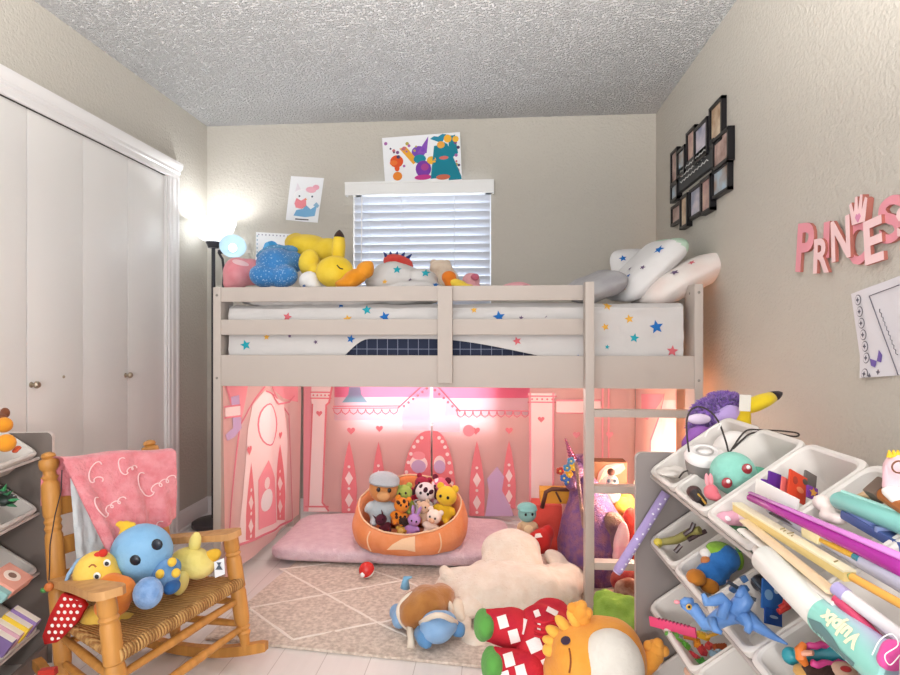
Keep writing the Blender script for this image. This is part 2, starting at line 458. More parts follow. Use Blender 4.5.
def shf(i, j):
    xx = MX0-.006+(MX1-MX0+.012)*i
    h = hem(xx); yf = MY0-.010
    pts = [(MY1, MZ1-.02), (MY1-.03, MZ1+.002), (MY0+.06, MZ1+.002), (MY0+.02, MZ1-.003), (yf+.002, MZ1-.018), (yf, MZ1-.05), (yf, h+.03), (yf, h)]
    t = j*(len(pts)-1); a = min(int(t), len(pts)-2); f = t-a
    y = pts[a][0]*(1-f)+pts[a+1][0]*f; z = pts[a][1]*(1-f)+pts[a+1][1]*f
    w = noise.noise(V((xx*3+z*6, z*22-xx*5, 3)))*.006 + noise.noise(V((xx*9, z*9, 1)))*.004 + .011*math.sin(xx*7+z*40+3*noise.noise(V((xx*2, z*2, 0))))*max(0, noise.noise(V((xx*2.2, 7, 0)))+.25)
    if t > 4: y -= abs(w)*1.6
    else: z += w*.7
    return (xx, y, z)
b.grid(shf, 110, 57, sheet_m)
for xe, sg in ((MX1+.006, 1), (MX0-.006, -1)):
    b.grid(lambda i, j: (xe+sg*.004*math.sin(i*20), MY0-.008+(MY1-MY0)*i, MZ1-.004-(.26 if sg > 0 else .2)*j), 24, 6, sheet_m)
bv = b.bvh()
for u, v, r, c in [(288, 317, 4.2, 'r'), (267, 337, 3, 'y'), (246, 345, 5, 't'), (351, 339, 4, 'b'), (367, 310, 4.5, 't'), (385, 317, 5, 'b'), (348, 319, 4, 'y'), (290, 336, 2, 'k'), (340, 305, 3, 'b'),
                    (499, 317, 5.5, 'b'), (521, 318, 2.2, 'k'), (608, 306, 4, 'y'), (605, 327, 3.4, 'y'), (629, 319, 4, 'y'), (656, 327, 6, 'b'), (634, 338, 4.2, 't'), (672, 351, 5, 'r'),
                    (607, 347, 2.2, 't'), (517, 341, 4, 'r'), (578, 357, 2.2, 'b'), (426, 346, 2.5, 'b'), (474, 310, 3, 'y'), (316, 342, 2.2, 'k')]:
    p = PY(u, v, MY0-.01); s = r*2.6/600*1.15
    b.decal(bv, star(s, PI/2+.3*math.sin(u)), p, (1, 0, 0), (0, 0, 1), SM[c], .002)
for pts in ([(634, 342), (641, 347), (650, 349), (658, 348)], [(538, 323), (543, 319), (547, 316)]):
    b.tube([PY(u, v, MY0-.0135) for u, v in pts], .0016, SM['k'], 6)
sh = b.done('fitted_sheet'); tag(sh, 'white sheet printed with small coloured stars stretched over the loft mattress', 'sheet')

# ------------------------------------------------------------------ play curtains
pk0 = dict(base='#fad4d0', dark='#ea8a92', line='#e78e9c', pale='#fbe8e6', teal='#9fdbe4', lav='#cdb4d8', white='#f4f4f4', hot='#f3a3ad')
CM = {k: mat(v, .85, .1, 180, transl=(.5 if k == 'base' else .15), spec=.1) for k, v in pk0.items()}
CM.update({k+'_w': mat(v, .85, .1, 180, transl=.85, spec=.1) for k, v in (('pale', '#f6ecf4'), ('hot', '#f2a6c4'), ('teal', '#9fdbe4'), ('line', '#e78e9c'))})  # window-lit copies of the print: more translucent, tinted for the glow behind
def fold(s, z): return .012*math.sin(s*9+math.sin(z*2)*.6)+.005*math.sin(s*23+z*3)
class Curtain:
    """flat printed cloth hanging from s0 to s1; 'pos' maps (s, z) to the room, 'pix' a photo point to (s, z)"""
    def __init__(c, s0, s1, z0, z1, pos, pix, nrm):
        c.b = B(); c.pos = pos; c.pix = pix; c.n = V(nrm)
        c.b.grid(lambda i, j: pos(s0+(s1-s0)*i, z0+(z1-z0)*j), 70, 26, CM['base']); c.lim = (s0, s1, z0, z1); c.k = 0
    def poly(c, pts, m, raw=False):
        q = pts if raw else [c.pix(u, v) for u, v in pts]
        s0, s1, z0, z1 = c.lim
        q = [(min(max(a, s0), s1), min(max(z, z0), z1)) for a, z in q]
        t = bmesh.new(); vs = [t.verts.new((a, z, 0)) for a, z in q]
        for tr3 in tessellate_polygon([[V((a, z, 0)) for a, z in q]]):
            try: t.faces.new([vs[i] for i in tr3])
            except ValueError: pass
        for _ in range(5):
            le = [e for e in t.edges if e.calc_length() > .018]
            if not le: break
            bmesh.ops.subdivide_edges(t, edges=le, cuts=1); bmesh.ops.triangulate(t, faces=list(t.faces))
        c.k += 1; off = .0015+.00018*c.k
        for v in t.verts: v.co = V(c.pos(v.co.x, v.co.y)) + c.n*off
        t.normal_update()
        for f in t.faces:
            if f.normal.dot(c.n) < 0: f.normal_flip()
        c.b.take(t, CM[m])
    def line(c, pts, w, m):
        q = [V(c.pix(u, v)) for u, v in pts]
        for a, e in zip(q, q[1:]):
            d = (e-a); n = V((-d.y, d.x)).normalized()*w/2; d = d.normalized()*w*.3
            c.poly([tuple(a-n-d), tuple(e-n+d), tuple(e+n+d), tuple(a+n-d)], m, True)
    def shape(c, u, v, poly, m):
        s, z = c.pix(u, v); c.poly([(s+a, z+e) for a, e in poly], m, True)
    def done(c, label):
        o = c.b.done('play_curtain', sharp=0); return tag(o, label, 'curtain', 'pink play curtains hung under the loft bed')
def spire(c, u, vt, vb, w, m='dark', det=True):
    n = 10; L = [(u-w*math.sin(min(1, k/n*1.25)*PI/2)**.9*(1 if k < 8 else .93), vt+(vb-vt)*k/n) for k in range(n+1)]
    R = [(2*u-a, e) for a, e in L]
    c.poly(L+R[::-1], m)
    if det:
        for f in (.52, .82): c.poly([(u, vt+(vb-vt)*(f-.1)), (u+w*.5, vt+(vb-vt)*f), (u, vt+(vb-vt)*(f+.1)), (u-w*.5, vt+(vb-vt)*f)], 'pale')
        for f in (.36, .66, .95): c.shape(u, vt+(vb-vt)*f, disc(.009), 'pale')
YC = 3.592
def backc(u0, u1, halves):
    X0 = PY(u0, 450, YC).x; X1 = PY(u1, 450, YC).x
    c = Curtain(X0, X1, .055, .945, lambda s, z: (s, YC-.004+fold(s, z)*.5, z), lambda u, v: (PY(u, v, YC).x, PY(u, v, YC).z), (0, -1, 0))
    return c
c = backc(304, 431, 0)
c.poly([(335, 386), (431, 386), (431, 397), (335, 397)], 'hot_w'); c.poly([(335, 397), (431, 397), (431, 420), (335, 420)], 'pale_w')
c.line([(334, 406), (400, 406)], .006, 'line'); c.line([(333, 408), (398, 408)], .005, 'line')
for k in range(8):
    u = 338+k*8; c.line([(u-4, 409), (u-3, 412), (u, 414), (u+3, 412), (u+4, 409)], .005, 'line')
c.line([(398, 408), (422, 386)], .008, 'line'); c.poly([(402, 410), (428, 386), (431, 386), (431, 430), (402, 430)], 'pale_w')
for k in range(6): c.shape(404+k*4.6, 406-k*3.6, disc(.008), 'hot')
c.poly([(350, 387), (361, 387), (362, 394), (368, 402), (343, 402), (349, 394)], 'teal_w')
c.poly([(307, 386), (332, 386), (330, 400), (328, 404), (324, 505), (330, 512), (308, 512), (309, 505), (313, 404)], 'pale')
c.poly([(304, 386), (312, 386), (309, 512), (304, 514)], 'hot')
c.line([(333, 386), (330, 402), (327, 405), (323, 502), (329, 510)], .012, 'dark'); c.line([(313, 404), (309, 505)], .01, 'dark')
for v in (392, 398): c.line([(311, v), (332, v)], .008, 'dark')
for k in range(5): c.shape(314+k*4, 395, disc(.006), 'dark')
c.shape(320, 413, heart(.02), 'dark')
c.line([(306, 506), (329, 506)], .01, 'dark'); c.line([(306, 512), (329, 512)], .012, 'dark')
spire(c, 350, 440, 512, 8); spire(c, 379, 441, 508, 7); c.shape(352, 430, heart(.025), 'dark'); c.shape(380, 428, heart(.022), 'dark')
n = 12; arc = [(431-30*math.cos(k/n*PI/2)**.8, 512-82*math.sin(k/n*PI/2)) for k in range(n+1)]
c.poly([(431-31, 512)]+arc+[(431, 512)], 'dark')
for k in range(1, 9):
    f = k/9.5; c.shape(431-27*math.cos(f*PI/2)**.8, 505-70*math.sin(f*PI/2), disc(.011), 'pale')
c.shape(419, 463, disc(.055, .05), 'pale'); c.shape(419, 455, disc(.04, .025), 'hot'); c.shape(419, 466, disc(.045, .04), 'lav')
c.done('pink castle print curtain left of the middle gap, behind the orange pet bed')
c = backc(433, 637, 1)
c.poly([(433, 386), (530, 386), (530, 398), (433, 398)], 'hot_w'); c.poly([(445, 398), (528, 398), (528, 415), (445, 415)], 'pale_w')
c.poly([(433, 386), (436, 386), (460, 410), (460, 432), (433, 432)], 'pale_w'); c.line([(438, 386), (460, 411)], .008, 'line')
for k in range(6): c.shape(435+k*4.4, 390+k*4, disc(.008), 'hot')
c.line([(457, 410), (530, 411)], .006, 'line')
for k in range(9):
    u = 461+k*8; c.line([(u-4, 411), (u-3, 415), (u, 417), (u+3, 415), (u+4, 411)], .006, 'line')
c.poly([(528, 393), (556, 393), (552, 405), (552, 515), (530, 515), (531, 405)], 'pale')
for u in (530, 553): c.line([(u, 393), (u, 402), (u, 515)], .012, 'hot')
for v in (396, 402): c.line([(528, v), (556, v)], .008, 'line')
for k in range(5): c.shape(532+k*5, 399, disc(.006), 'dark')
c.shape(541, 419, heart(.02), 'dark'); c.line([(556, 400), (600, 400)], .01, 'hot'); c.line([(556, 412), (600, 413)], .01, 'hot')
c.poly([(556, 401), (600, 401), (600, 412), (556, 412)], 'pale')
for u in (602, 608): c.line([(u, 386), (u, 505)], .01, 'hot')
spire(c, 477, 440, 515, 8); spire(c, 509, 440, 508, 7); c.shape(476, 430, heart(.025), 'dark'); c.shape(469, 430, disc(.035), 'hot'); c.shape(509, 430, heart(.022), 'dark')
for u in (576, 609): c.shape(u, 434, heart(.022), 'hot')
c.poly([(485, 520), (489, 490), (487, 478), (497, 466), (504, 476), (502, 490), (510, 505), (514, 520)], 'lav')
arc = [(433+24*math.cos(k/n*PI/2)**.8, 512-82*math.sin(k/n*PI/2)) for k in range(n+1)]
c.poly([(433, 512), (433+24, 512)]+arc, 'dark')
for k in range(1, 9):
    f = k/9.5; c.shape(433+20*math.cos(f*PI/2)**.8, 505-70*math.sin(f*PI/2), disc(.011), 'pale')
c.shape(440, 463, disc(.035, .05), 'pale'); c.shape(440, 466, disc(.035, .04), 'lav')
c.done('pink castle print curtain right of the middle gap, behind the purple unicorn toy')
# side curtain, left: a tower
def sidec(X, y0, y1, sg, z0):
    return Curtain(y0, y1, z0, .95, lambda s, z: (X+fold(s, z)*.9, s, z), lambda u, v: (PX(u, v, X).y, PX(u, v, X).z), (sg, 0, 0))
c = sidec(BX0+.055, BYF+.01, 3.50, 1, .06)
c.poly([(229, 386), (247, 386), (241, 420), (237, 425)], 'hot'); c.poly([(272, 386), (297, 386), (297, 402), (284, 398)], 'hot')
c.line([(229, 386), (240, 424), (231, 545)], .012, 'line'); c.line([(262, 386), (247, 410), (240, 425)], .012, 'line'); c.line([(272, 386), (280, 402), (290, 415), (293, 520)], .012, 'line')
c.poly([(233, 397), (239, 395), (241, 428), (236, 437), (230, 441), (228, 435), (235, 428)], 'lav')
c.poly([(228, 407), (240, 405), (240, 416), (228, 418)], 'pale'); c.line([(227, 407), (240, 405)], .008, 'line'); c.line([(227, 418), (240, 416)], .008, 'line')
c.poly([(262, 390), (284, 402), (288, 440), (286, 530), (240, 545), (246, 430), (251, 405)], 'pale')
ov = [(267+11.5*math.cos(2*PI*k/20), 424.5+21.5*math.sin(2*PI*k/20)) for k in range(20)]; c.poly(ov, 'line')
c.poly([(267+10*math.cos(2*PI*k/20), 424.5+20*math.sin(2*PI*k/20)) for k in range(20)], 'white')
spire(c, 249, 462, 540, 4); spire(c, 281, 444, 520, 5)
c.poly([(256, 530), (256, 480), (265, 460), (273, 478), (274, 522)], 'hot'); c.shape(264, 500, disc(.07, .055), 'white'); c.shape(264, 483, disc(.03, .03), 'pale')
c.shape(247, 450, heart(.025), 'dark'); c.shape(281, 435, heart(.022), 'dark')
c.line([(240, 545), (292, 520)], .012, 'line'); c.line([(262, 391), (276, 396)], .008, 'line')
c.line([(272, 395), (279, 404), (290, 402), (294, 396)], .01, 'line')
c.done('pink tower print curtain with a white oval window at left end under bed')
c = sidec(BX1-.06, BYF+.16, 3.50, -1, .06)
c.poly([(643, 394), (662, 394), (650, 420), (643, 416)], 'hot'); c.poly([(676, 394), (686, 394), (686, 410), (680, 412)], 'hot')
c.poly([(660, 400), (676, 400), (682, 440), (684, 500), (652, 505), (652, 440)], 'pale'); c.line([(662, 394), (652, 440), (650, 500)], .012, 'line')
c.done('pink tower print curtain at the ladder end under the loft bed')
# ------------------------------------------------------------------ floor lamp
dark_metal = mat('#3d3d42', .4, metal=.5)
LB = V((-1.673, 3.43, 0))
fl = thing('floor_lamp', 'black torchiere floor lamp with white bowl and side reading light in back corner', 'floor lamp', LB)
B().lathe([(0, 0), (.115, 0), (.12, .008), (.12, .03), (.1, .042), (.02, .05), (.0, .05)], LB, mat('#4a4648', .5), 32).done('base', fl)
ltop = PY(213, 243, LB.y).z
B().tube([LB+V((0, 0, .04)), LB+V((0, 0, ltop))], .011, dark_metal, 12).done('pole', fl)
bowl = mat('#f7f9fa', .4, emit=.35, transl=.6)
h = .135
B().lathe([(.0, 0), (.03, 0), (.075, .025), (.112, .07), (.128, .115), (.130, h), (.124, h), (.120, .11), (.1, .07), (.06, .03), (.0, .02)], LB+V((0, 0, ltop)), bowl, 36).done('lamp_shade', fl)
B().lathe([(.0, -.03), (.03, -.03), (.036, -.012), (.045, .006), (.0, .006)], LB+V((0, 0, ltop)), dark_metal, 20).done('shade_holder', fl)
j = LB+V((.0, -.01, ltop-.04))
B().tube([LB+V((.012, 0, ltop-.38)), LB+V((.06, -.01, ltop-.3)), LB+V((.075, -.02, ltop-.18)), LB+V((.07, -.03, ltop-.1)), LB+V((.05, -.04, ltop-.06))], .007, dark_metal, 8).done('gooseneck', fl)
sc = P(233, 246, 3.46); R = Euler((math.radians(72), 0, math.radians(28))).to_matrix()
B().lathe([(.022, -.06), (.03, -.055), (.05, -.03), (.075, 0), (.072, 0), (.046, -.028), (.026, -.05), (.0, -.055)], sc, mat('#b4d0e0', .35, transl=.12), 28, R).done('reading_shade', fl)
B().ell(sc+R @ V((0, 0, -.025)), (.024, .024, .03), mat('#ffffff', .4, emit=1.2), R).done('light_bulb', fl)
B().tube([sc+R @ V((0, 0, -.055)), LB+V((.05, -.04, ltop-.06))], .013, dark_metal, 10).done('socket', fl)
READ_P = tuple(sc+R @ V((0, 0, .07)))
LAMP_P = tuple(LB+V((0, 0, ltop+.075)))

# ------------------------------------------------------------------ things on the walls
paper = mat('#eef0f3', .8)
def wallpaper_sheet(name, cat, label, quad, Y, fn, m=paper, curl=.006):
    p = [PY(u, v, Y) for u, v in quad]     # tl, tr, br, bl
    b = B()
    def g(i, j):
        q = p[0].lerp(p[1], i).lerp(p[3].lerp(p[2], i), j)
        return q + V((0, -curl*(abs(2*i-1)**2*j + .15*math.sin(i*5+j*4)), 0))
    b.grid(g, 14, 14, m)
    bm2 = b.bvh(); ex = (p[1]-p[0]); ey = (p[0]-p[3])
    def at(i, j): return p[0].lerp(p[1], i).lerp(p[3].lerp(p[2], i), j)
    def put(i, j, poly, mm, off=.0012):
        b.decal(bm2, poly, at(i, j), ex, ey, mm, off, .03)
    fn(put, ex.length, ey.length)
    o = b.done(name, sharp=0); return tag(o, label, cat)
YP = YB-.0025
cr = lambda h: mat(h, .8, .1, 120)
def d1(put, w, h):
    put(.42, .45, disc(w*.26, h*.17), cr('#f6f4f6')); put(.42, .45, disc(w*.24, h*.155), paper, .0016)
    put(.28, .27, [(-.02, -.02), (.02, -.015), (-.01, .035)], cr('#e6dfe6')); put(.66, .28, disc(w*.16, h*.07), cr('#efb5c3'), .0016); put(.80, .22, disc(w*.10, h*.06), cr('#eba9bb'), .0016)
    put(.33, .44, disc(.006), cr('#4e5666'), .002); put(.72, .43, disc(.006), cr('#4e5666'), .002); put(.54, .5, disc(.006, .004), cr('#e3a84e'), .002)
    put(.40, .61, [(-.04, .0), (-.03, .035), (0, .02), (.03, .04), (.035, -.01), (.01, -.03), (-.03, -.025)], cr('#ec8f98'), .0018)
    put(.58, .79, [(-.075, -.025), (-.06, .01), (-.02, .02), (.0, .045), (.03, .02), (.07, .05), (.06, -.02), (.0, -.03)], cr('#79afd6'), .0018)
    put(.88, .62, [(-.02, 0), (0, .02), (.02, .0), (.01, -.015)], cr('#8fb6d0'), .0018)
    put(.48, .955, [(-.04, -.004), (-.04, .004), (.045, .003), (.045, -.004)], cr('#55565c'), .0018)
wallpaper_sheet('drawing', 'drawing', 'crayon drawing of a white animal with pink bow taped left of the window', [(291, 176), (324, 178), (318, 223), (286, 220)], YP, d1)
def d2(put, w, h):
    put(.42, .5, disc(w*.25, h*.30), cr('#3f97d0')); put(.30, .36, disc(w*.08, h*.12), cr('#5caadb'), .0016); put(.5, .45, disc(w*.1, h*.12), cr('#79bfe6'), .0018)
    for k in range(9):
        put(.08+.1*k, .06, disc(.005), cr('#a9a5b5'), .0016); put(.04, .1+.1*k, disc(.005), cr('#9fb7c5'), .0016)
wallpaper_sheet('drawing', 'drawing', 'small drawing of a blue blob low on wall behind the blue plush', [(256, 232), (292, 234), (292, 274), (256, 272)], YP, d2)
def d3(put, w, h):
    C = cr; random.seed(3)
    put(.17, .55, disc(w*.085, h*.14), C('#e0582b')); put(.13, .58, disc(w*.05, h*.06), C('#e87838'), .0016); put(.17, .88, disc(w*.06, h*.10), C('#e98a35'), .0016); put(.17, .70, disc(.015, .02), C('#e0582b'), .0016)
    put(.46, .36, disc(w*.09, h*.13), C('#7a4bb3')); put(.50, .22, [(-.03, -.05), (.03, -.05), (.045, .05)], C('#8a54b8')); put(.47, .52, disc(w*.08, h*.1), C('#23899c'), .0016)
    put(.51, .74, disc(w*.10, h*.19), C('#7d3fa6'), .0018); put(.5, .92, disc(w*.11, h*.06), C('#c03d8a'), .002); put(.53, .7, disc(w*.05, h*.08), C('#a9478f'), .002)
    put(.32, .45, [(-.05, .05), (-.01, .06), (.06, -.03), (.03, -.05)], C('#e8a93a')); put(.62, .56, disc(w*.06, h*.09), C('#e9b33f'), .002); put(.7, .75, disc(w*.05, h*.17), C('#eaaf44'), .0014)
    put(.79, .68, [(-.06, .12), (.02, .13), (.12, -.14), (-.10, -.14)], C('#1c8296'), .002); put(.77, .34, disc(w*.07, h*.17), C('#1f8ba0'), .0018); put(.75, .24, disc(w*.05, h*.08), C('#e8a648'), .0022)
    put(.72, .10, [(-.05, .0), (.0, .03), (.05, .02), (.02, -.03)], C('#2d8aa6')); put(.90, .3, [(-.02, .09), (.015, .09), (.03, -.04), (-.03, -.08)], C('#1c8296')); put(.84, .12, disc(w*.05, h*.09), C('#f0b23c'), .0022); put(.94, .14, disc(w*.04, h*.07), C('#f0b840'), .002)
    put(.78, .52, disc(w*.06, h*.04), C('#d8736a'), .0026); put(.76, .93, disc(w*.09, h*.06), C('#c86d55'), .0026); put(.93, .93, [(-.03, -.015), (-.02, .06), (.01, .06), (.03, -.015)], C('#1c8296'), .0018)
    for k in range(26):
        put(random.choice([.04+.26*random.random(), .3+.3*random.random(), .92+.05*random.random()]), .08+.3*random.random() if k % 2 else .1+.8*random.random(), disc(.006+.006*random.random()), C(random.choice(['#7a4b82', '#4d3f63', '#c9727b', '#b5a552', '#a86aa8'])), .0013)
wallpaper_sheet('painting', 'painting', 'colourful painting of orange, purple and teal animals above the window blind', [(382, 138), (460, 132), (462, 180), (385, 182)], YB-.057, d3, curl=.003)

# photo collage on the right wall
XW = XR
cf = thing('photo_collage', 'black multi photo frame collage hung high on the right wall', 'picture frame', PX(698, 168, XW))
blk = mat('#1d1b1e', .35)
def wallrect(u0, u1, v0, v1, ref=None):
    xw = XW-.022
    uc = (u0+u1)/2
    y0 = PX(u0, 200, xw).y; y1 = PX(u1, 200, xw).y; z1 = PX(uc, v0, xw).z; z0 = PX(uc, v1, xw).z
    return y0, y1, z0, z1
phm = [mat(a, .3, 0, 60, c, 14) for a, c in (('#d8bdb4', '#97766c'), ('#b4cad8', '#a58f80'), ('#e0c4b0', '#a5787c'), ('#d8cfd6', '#9599b0'), ('#e2d0b5', '#a98462'))]
fr = [(670, 676.8, 150, 184), (677.5, 685.5, 148, 176), (685.5, 694.5, 129, 168), (694.5, 708, 123, 160), (708.5, 721.5, 102, 145), (713, 729.5, 133, 166), (711, 728, 165.5, 195), (701, 711.5, 177, 213), (688.5, 700.5, 186, 217), (680.5, 688, 195, 228), (670.5, 680, 204, 224), (671, 678, 183, 201)]
for i, (u0, u1, v0, v1) in enumerate(fr):
    y0, y1, z0, z1 = wallrect(u0, u1, v0, v1); t = .014; dd = .028 if i % 2 else .022
    b = B()
    b.b2((XW-dd, y1, z1-t), (XW-.001, y0, z1), blk); b.b2((XW-dd, y1, z0), (XW-.001, y0, z0+t), blk)
    b.b2((XW-dd, y1, z0), (XW-.001, y1+t, z1), blk); b.b2((XW-dd, y0-t, z0), (XW-.001, y0, z1), blk)
    f = b.done('frame', cf)
    B().b2((XW-dd+.008, y1+.006, z0+.006), (XW-.002, y0-.006, z1-.006), phm[i % 5]).done('photo', f)
y0, y1 = PX(677, 200, XW-.02).y, PX(713, 200, XW-.02).y
b = B(); z0, z1 = 1.85, 1.968
b.b2((XW-.02, y1, z0), (XW-.001, y0, z1), mat('#3a3c3e', .5), .002)
lt = mat('#d9d9d6', .6)
for r in range(3):
    n = 24; z = 1.946-.027*r
    pts = [V((XW-.0215, y0-.06-(y0-y1-.1)*k/n, z+.005*math.sin(k*2.3+r))) for k in range(n)]
    b.tube(pts, .0022, lt, 6)
b.done('plaque', cf)

# the word sign, letters on the right wall
sg = thing('word_sign', 'pink wooden PRINCESS letter sign with a crown on the right wall', 'wall sign', PX(848, 240, XW))
pinks = mat('#e89aa6', .55); lpink = mat('#f2cfd0', .55); edge = mat('#b06a5e', .6)
def wall_letter(ch, u, v0, v1, wpx, m, off, tilt=0):
    me = text_mesh(ch, 1.0, 0, .028, 0)
    xs = [q.co.x for q in me.vertices]; ys_ = [q.co.y for q in me.vertices]
    xw = XW-.008-off; h = PX(u, v0, xw).z-PX(u, v1, xw).z; cz = (PX(u, v0, xw).z+PX(u, v1, xw).z)/2; cyy = PX(u, 240, xw).y; w = abs(PX(u-wpx/2, 240, xw).y-PX(u+wpx/2, 240, xw).y)
    t = bmesh.new(); t.from_mesh(me); bpy.data.meshes.remove(me)
    for q in t.verts: q.co = V(((q.co.x-(min(xs)+max(xs))/2)/(max(xs)-min(xs))*w, (q.co.y-(min(ys_)+max(ys_))/2)/(max(ys_)-min(ys_))*h, 0))
    ca, sa = math.cos(tilt), math.sin(tilt)
    r = bmesh.ops.extrude_face_region(t, geom=list(t.faces)); top = [q for q in r['geom'] if isinstance(q, bmesh.types.BMVert)]
    for q in top: q.co.z = .009
    bmesh.ops.recalc_face_normals(t, faces=list(t.faces))
    for q in t.verts:
        a, e, c = q.co; q.co = V((XW-.001-off-c, cyy-(a*ca-e*sa), cz+a*sa+e*ca))
    b = B(); b.mi(m); b.take(t, m); k = b.mi(edge)
    for f in b.bm.faces:
        f.normal_update()
        if abs(f.normal.x) < .6: f.material_index = k
    return b.done('letter', sg, sharp=30)
wall_letter('P', 805.5, 223, 272, 17, pinks, 0, -.12)
wall_letter('R', 822, 238, 273, 16, lpink, .008, -.06)
wall_letter('I', 827, 222, 258, 6, pinks, 0, -.05)
wall_letter('N', 841, 218, 260, 19, lpink, .008, .05)
wall_letter('C', 857, 222, 265, 18, pinks, 0, 0)
wall_letter('E', 874, 218, 263, 19, lpink, .008, .08)
wall_letter('S', 891, 196, 243, 24, pinks, 0, .08)
wall_letter('S', 907, 203, 236, 20, lpink, .008, .08)
yk, zk = PX(857, 215, XW-.02).y, PX(857, 222, XW).z
b = B(); q = .03
crown = [(-.028, -.01), (-.04, .045), (-.030, .05), (-.019, .022), (-.014, .06), (-.004, .06), (-.001, .024), (.008, .062), (.018, .06), (.015, .022), (.028, .052), (.038, .046), (.028, -.01)]
b.prism([(x*1.0, y) for x, y in crown], (XW-.001, yk, zk), (0, -1, 0), (0, 0, 1), .016, lpink, edge)
b.prism([(x*.011, y*.011+.006) for x, y in [(-1, 0), (0, -1.2), (1, 0), (.5, .8), (0, .4), (-.5, .8)]], (XW-.017, yk, zk), (0, -1, 0), (0, 0, 1), .002, mat('#d98fb0', .5))
b.done('crown', sg)

# certificate
cq = [PX(*t, XW-.002) for t in ((851, 294), (938, 262), (946, 372), (863, 378))]
b = B(); cert = mat('#dcd9de', .8)
def cg(i, j):
    q = cq[0].lerp(cq[1], i).lerp(cq[3].lerp(cq[2], i), j); return q+V((-.014*max(0, j-.75)*4*max(0, .6-i) - .002*abs(math.sin(i*7)), 0, 0))
b.grid(cg, 24, 20, cert); bv = b.bvh(); ex = V((0, -1, -.0)); ey = V((0, 0, 1))
inkm = mat('#6b6873', .8); pur = mat('#7460a8', .8)
for k in range(7):
    p = PX(859+1.45*k*1.2, 300+11.6*k, XW-.002) if k < 6 else PX(868, 374, XW-.002)
    ring = disc(.0135, n=14); 
    b.decal(bv, disc(.014, n=18), p, ex, ey, inkm, .0012); b.decal(bv, disc(.0118, n=18), p, ex, ey, cert, .002)
    b.decal(bv, star(.008, 0, 4, .5), p, ex, ey, inkm, .0028)
for u, v in ((881, 372), (873, 376)): b.decal(bv, star(.008, 0, 4, .5), PX(u, v, XW-.002), ex, ey, inkm, .0015)
pb = PX(879, 361, XW-.002)
for s_ in (1, -1): b.decal(bv, [(0, 0), (.020*s_, .020), (.024*s_, .002), (.012*s_, -.012)][::s_], pb, V((0, -1, .7)), V((0, .7, 1)), pur, .002)
for a, e in (((870, 296), (900, 285)), ((870, 296), (899, 375))):
    p, q = PX(*a, XW-.005), PX(*e, XW-.005); b.tube([p.lerp(q, k/8)+V((-.002, 0, 0)) for k in range(9)], .0012, inkm, 6)
p, q = PX(881, 310, XW-.005), PX(899, 356, XW-.005)
b.tube([p.lerp(q, k/30)+V((-.003, .003*math.sin(k*2.1), .003*math.cos(k*2.1))) for k in range(31)], .0009, inkm, 5)
o = b.done('certificate', sharp=0); tag(o, 'white award certificate with flower border pinned on the right wall below the letter sign', 'certificate')

# ------------------------------------------------------------------ on the bed
MT = MZ1+.006       # top of the sheet
def eye(b, c, r, n, m=None):
    n = V(n).normalized(); x, y = axis_frame(n); R = Matrix((x, y, n)).transposed()
    b.ell(c, (r, r, r*.45), m or plastic('#26222a', .2), R, 12, 8)
def base_at(u, d, z): p = P(u, 300, d); return V((p.x, p.y, z))
def soft(name, label, cat, ells, m, vox=.012, wob=(.004, 14), group=None, smooth=4):
    b = B().blob(ells, m, vox, smooth); b.wobble(wob[0], wob[1], len(label))
    return b
# pink round plush, first on the left
def E(u, v, d, rx, ry, rz, rot=None): return (P(u, v, d), (rx*d/FPX, ry*d/FPX, rz*d/FPX), rot)
b = soft('', 'a', '', [E(238, 273, 2.85, 15, 15, 16), E(251, 272, 2.88, 12, 12, 14), E(232, 284, 2.85, 9, 9, 6)], felt('#d9868f', '#e3a0a6')); 
bv = b.bvh(); b.decal(bv, disc(.035, .012), P(244, 264, 2.85), (1, 0, -.3), (0, 0, 1), felt('#e8c3c6'), .002)
t = tag(b.done('plush_toy', sharp=0), 'round dusty pink plush lying on the bed beside the floor lamp', 'plush toy')
# blue speckled plush
t = thing('plush_toy', 'big blue plush with white speckles slumped over the guard rail', 'plush toy', base_at(274, 2.75, MT))
blu = mat('#3f7fbc', .95, .5, 110, '#b9d8ee', 95, sheen=.3, kind='speckle', spec=.1)
b = soft('', 'b', '', [E(276, 264, 2.82, 20, 20, 16), E(263, 276, 2.74, 14, 12, 12, (0, .3, 0)), E(284, 277, 2.74, 15, 12, 11, (0, -.3, 0)), E(294, 262, 2.86, 9, 14, 11)], blu); b.done('body', t)
soft('', 'b', '', [E(270, 252, 2.86, 16, 9, 6, (0, -.35, 0)), E(289, 250, 2.9, 10, 8, 5)], mat('#5f93bd', .95, .5, 110, '#b4d2e6', 60, kind='speckle', spec=.1)).done('tuft', t)
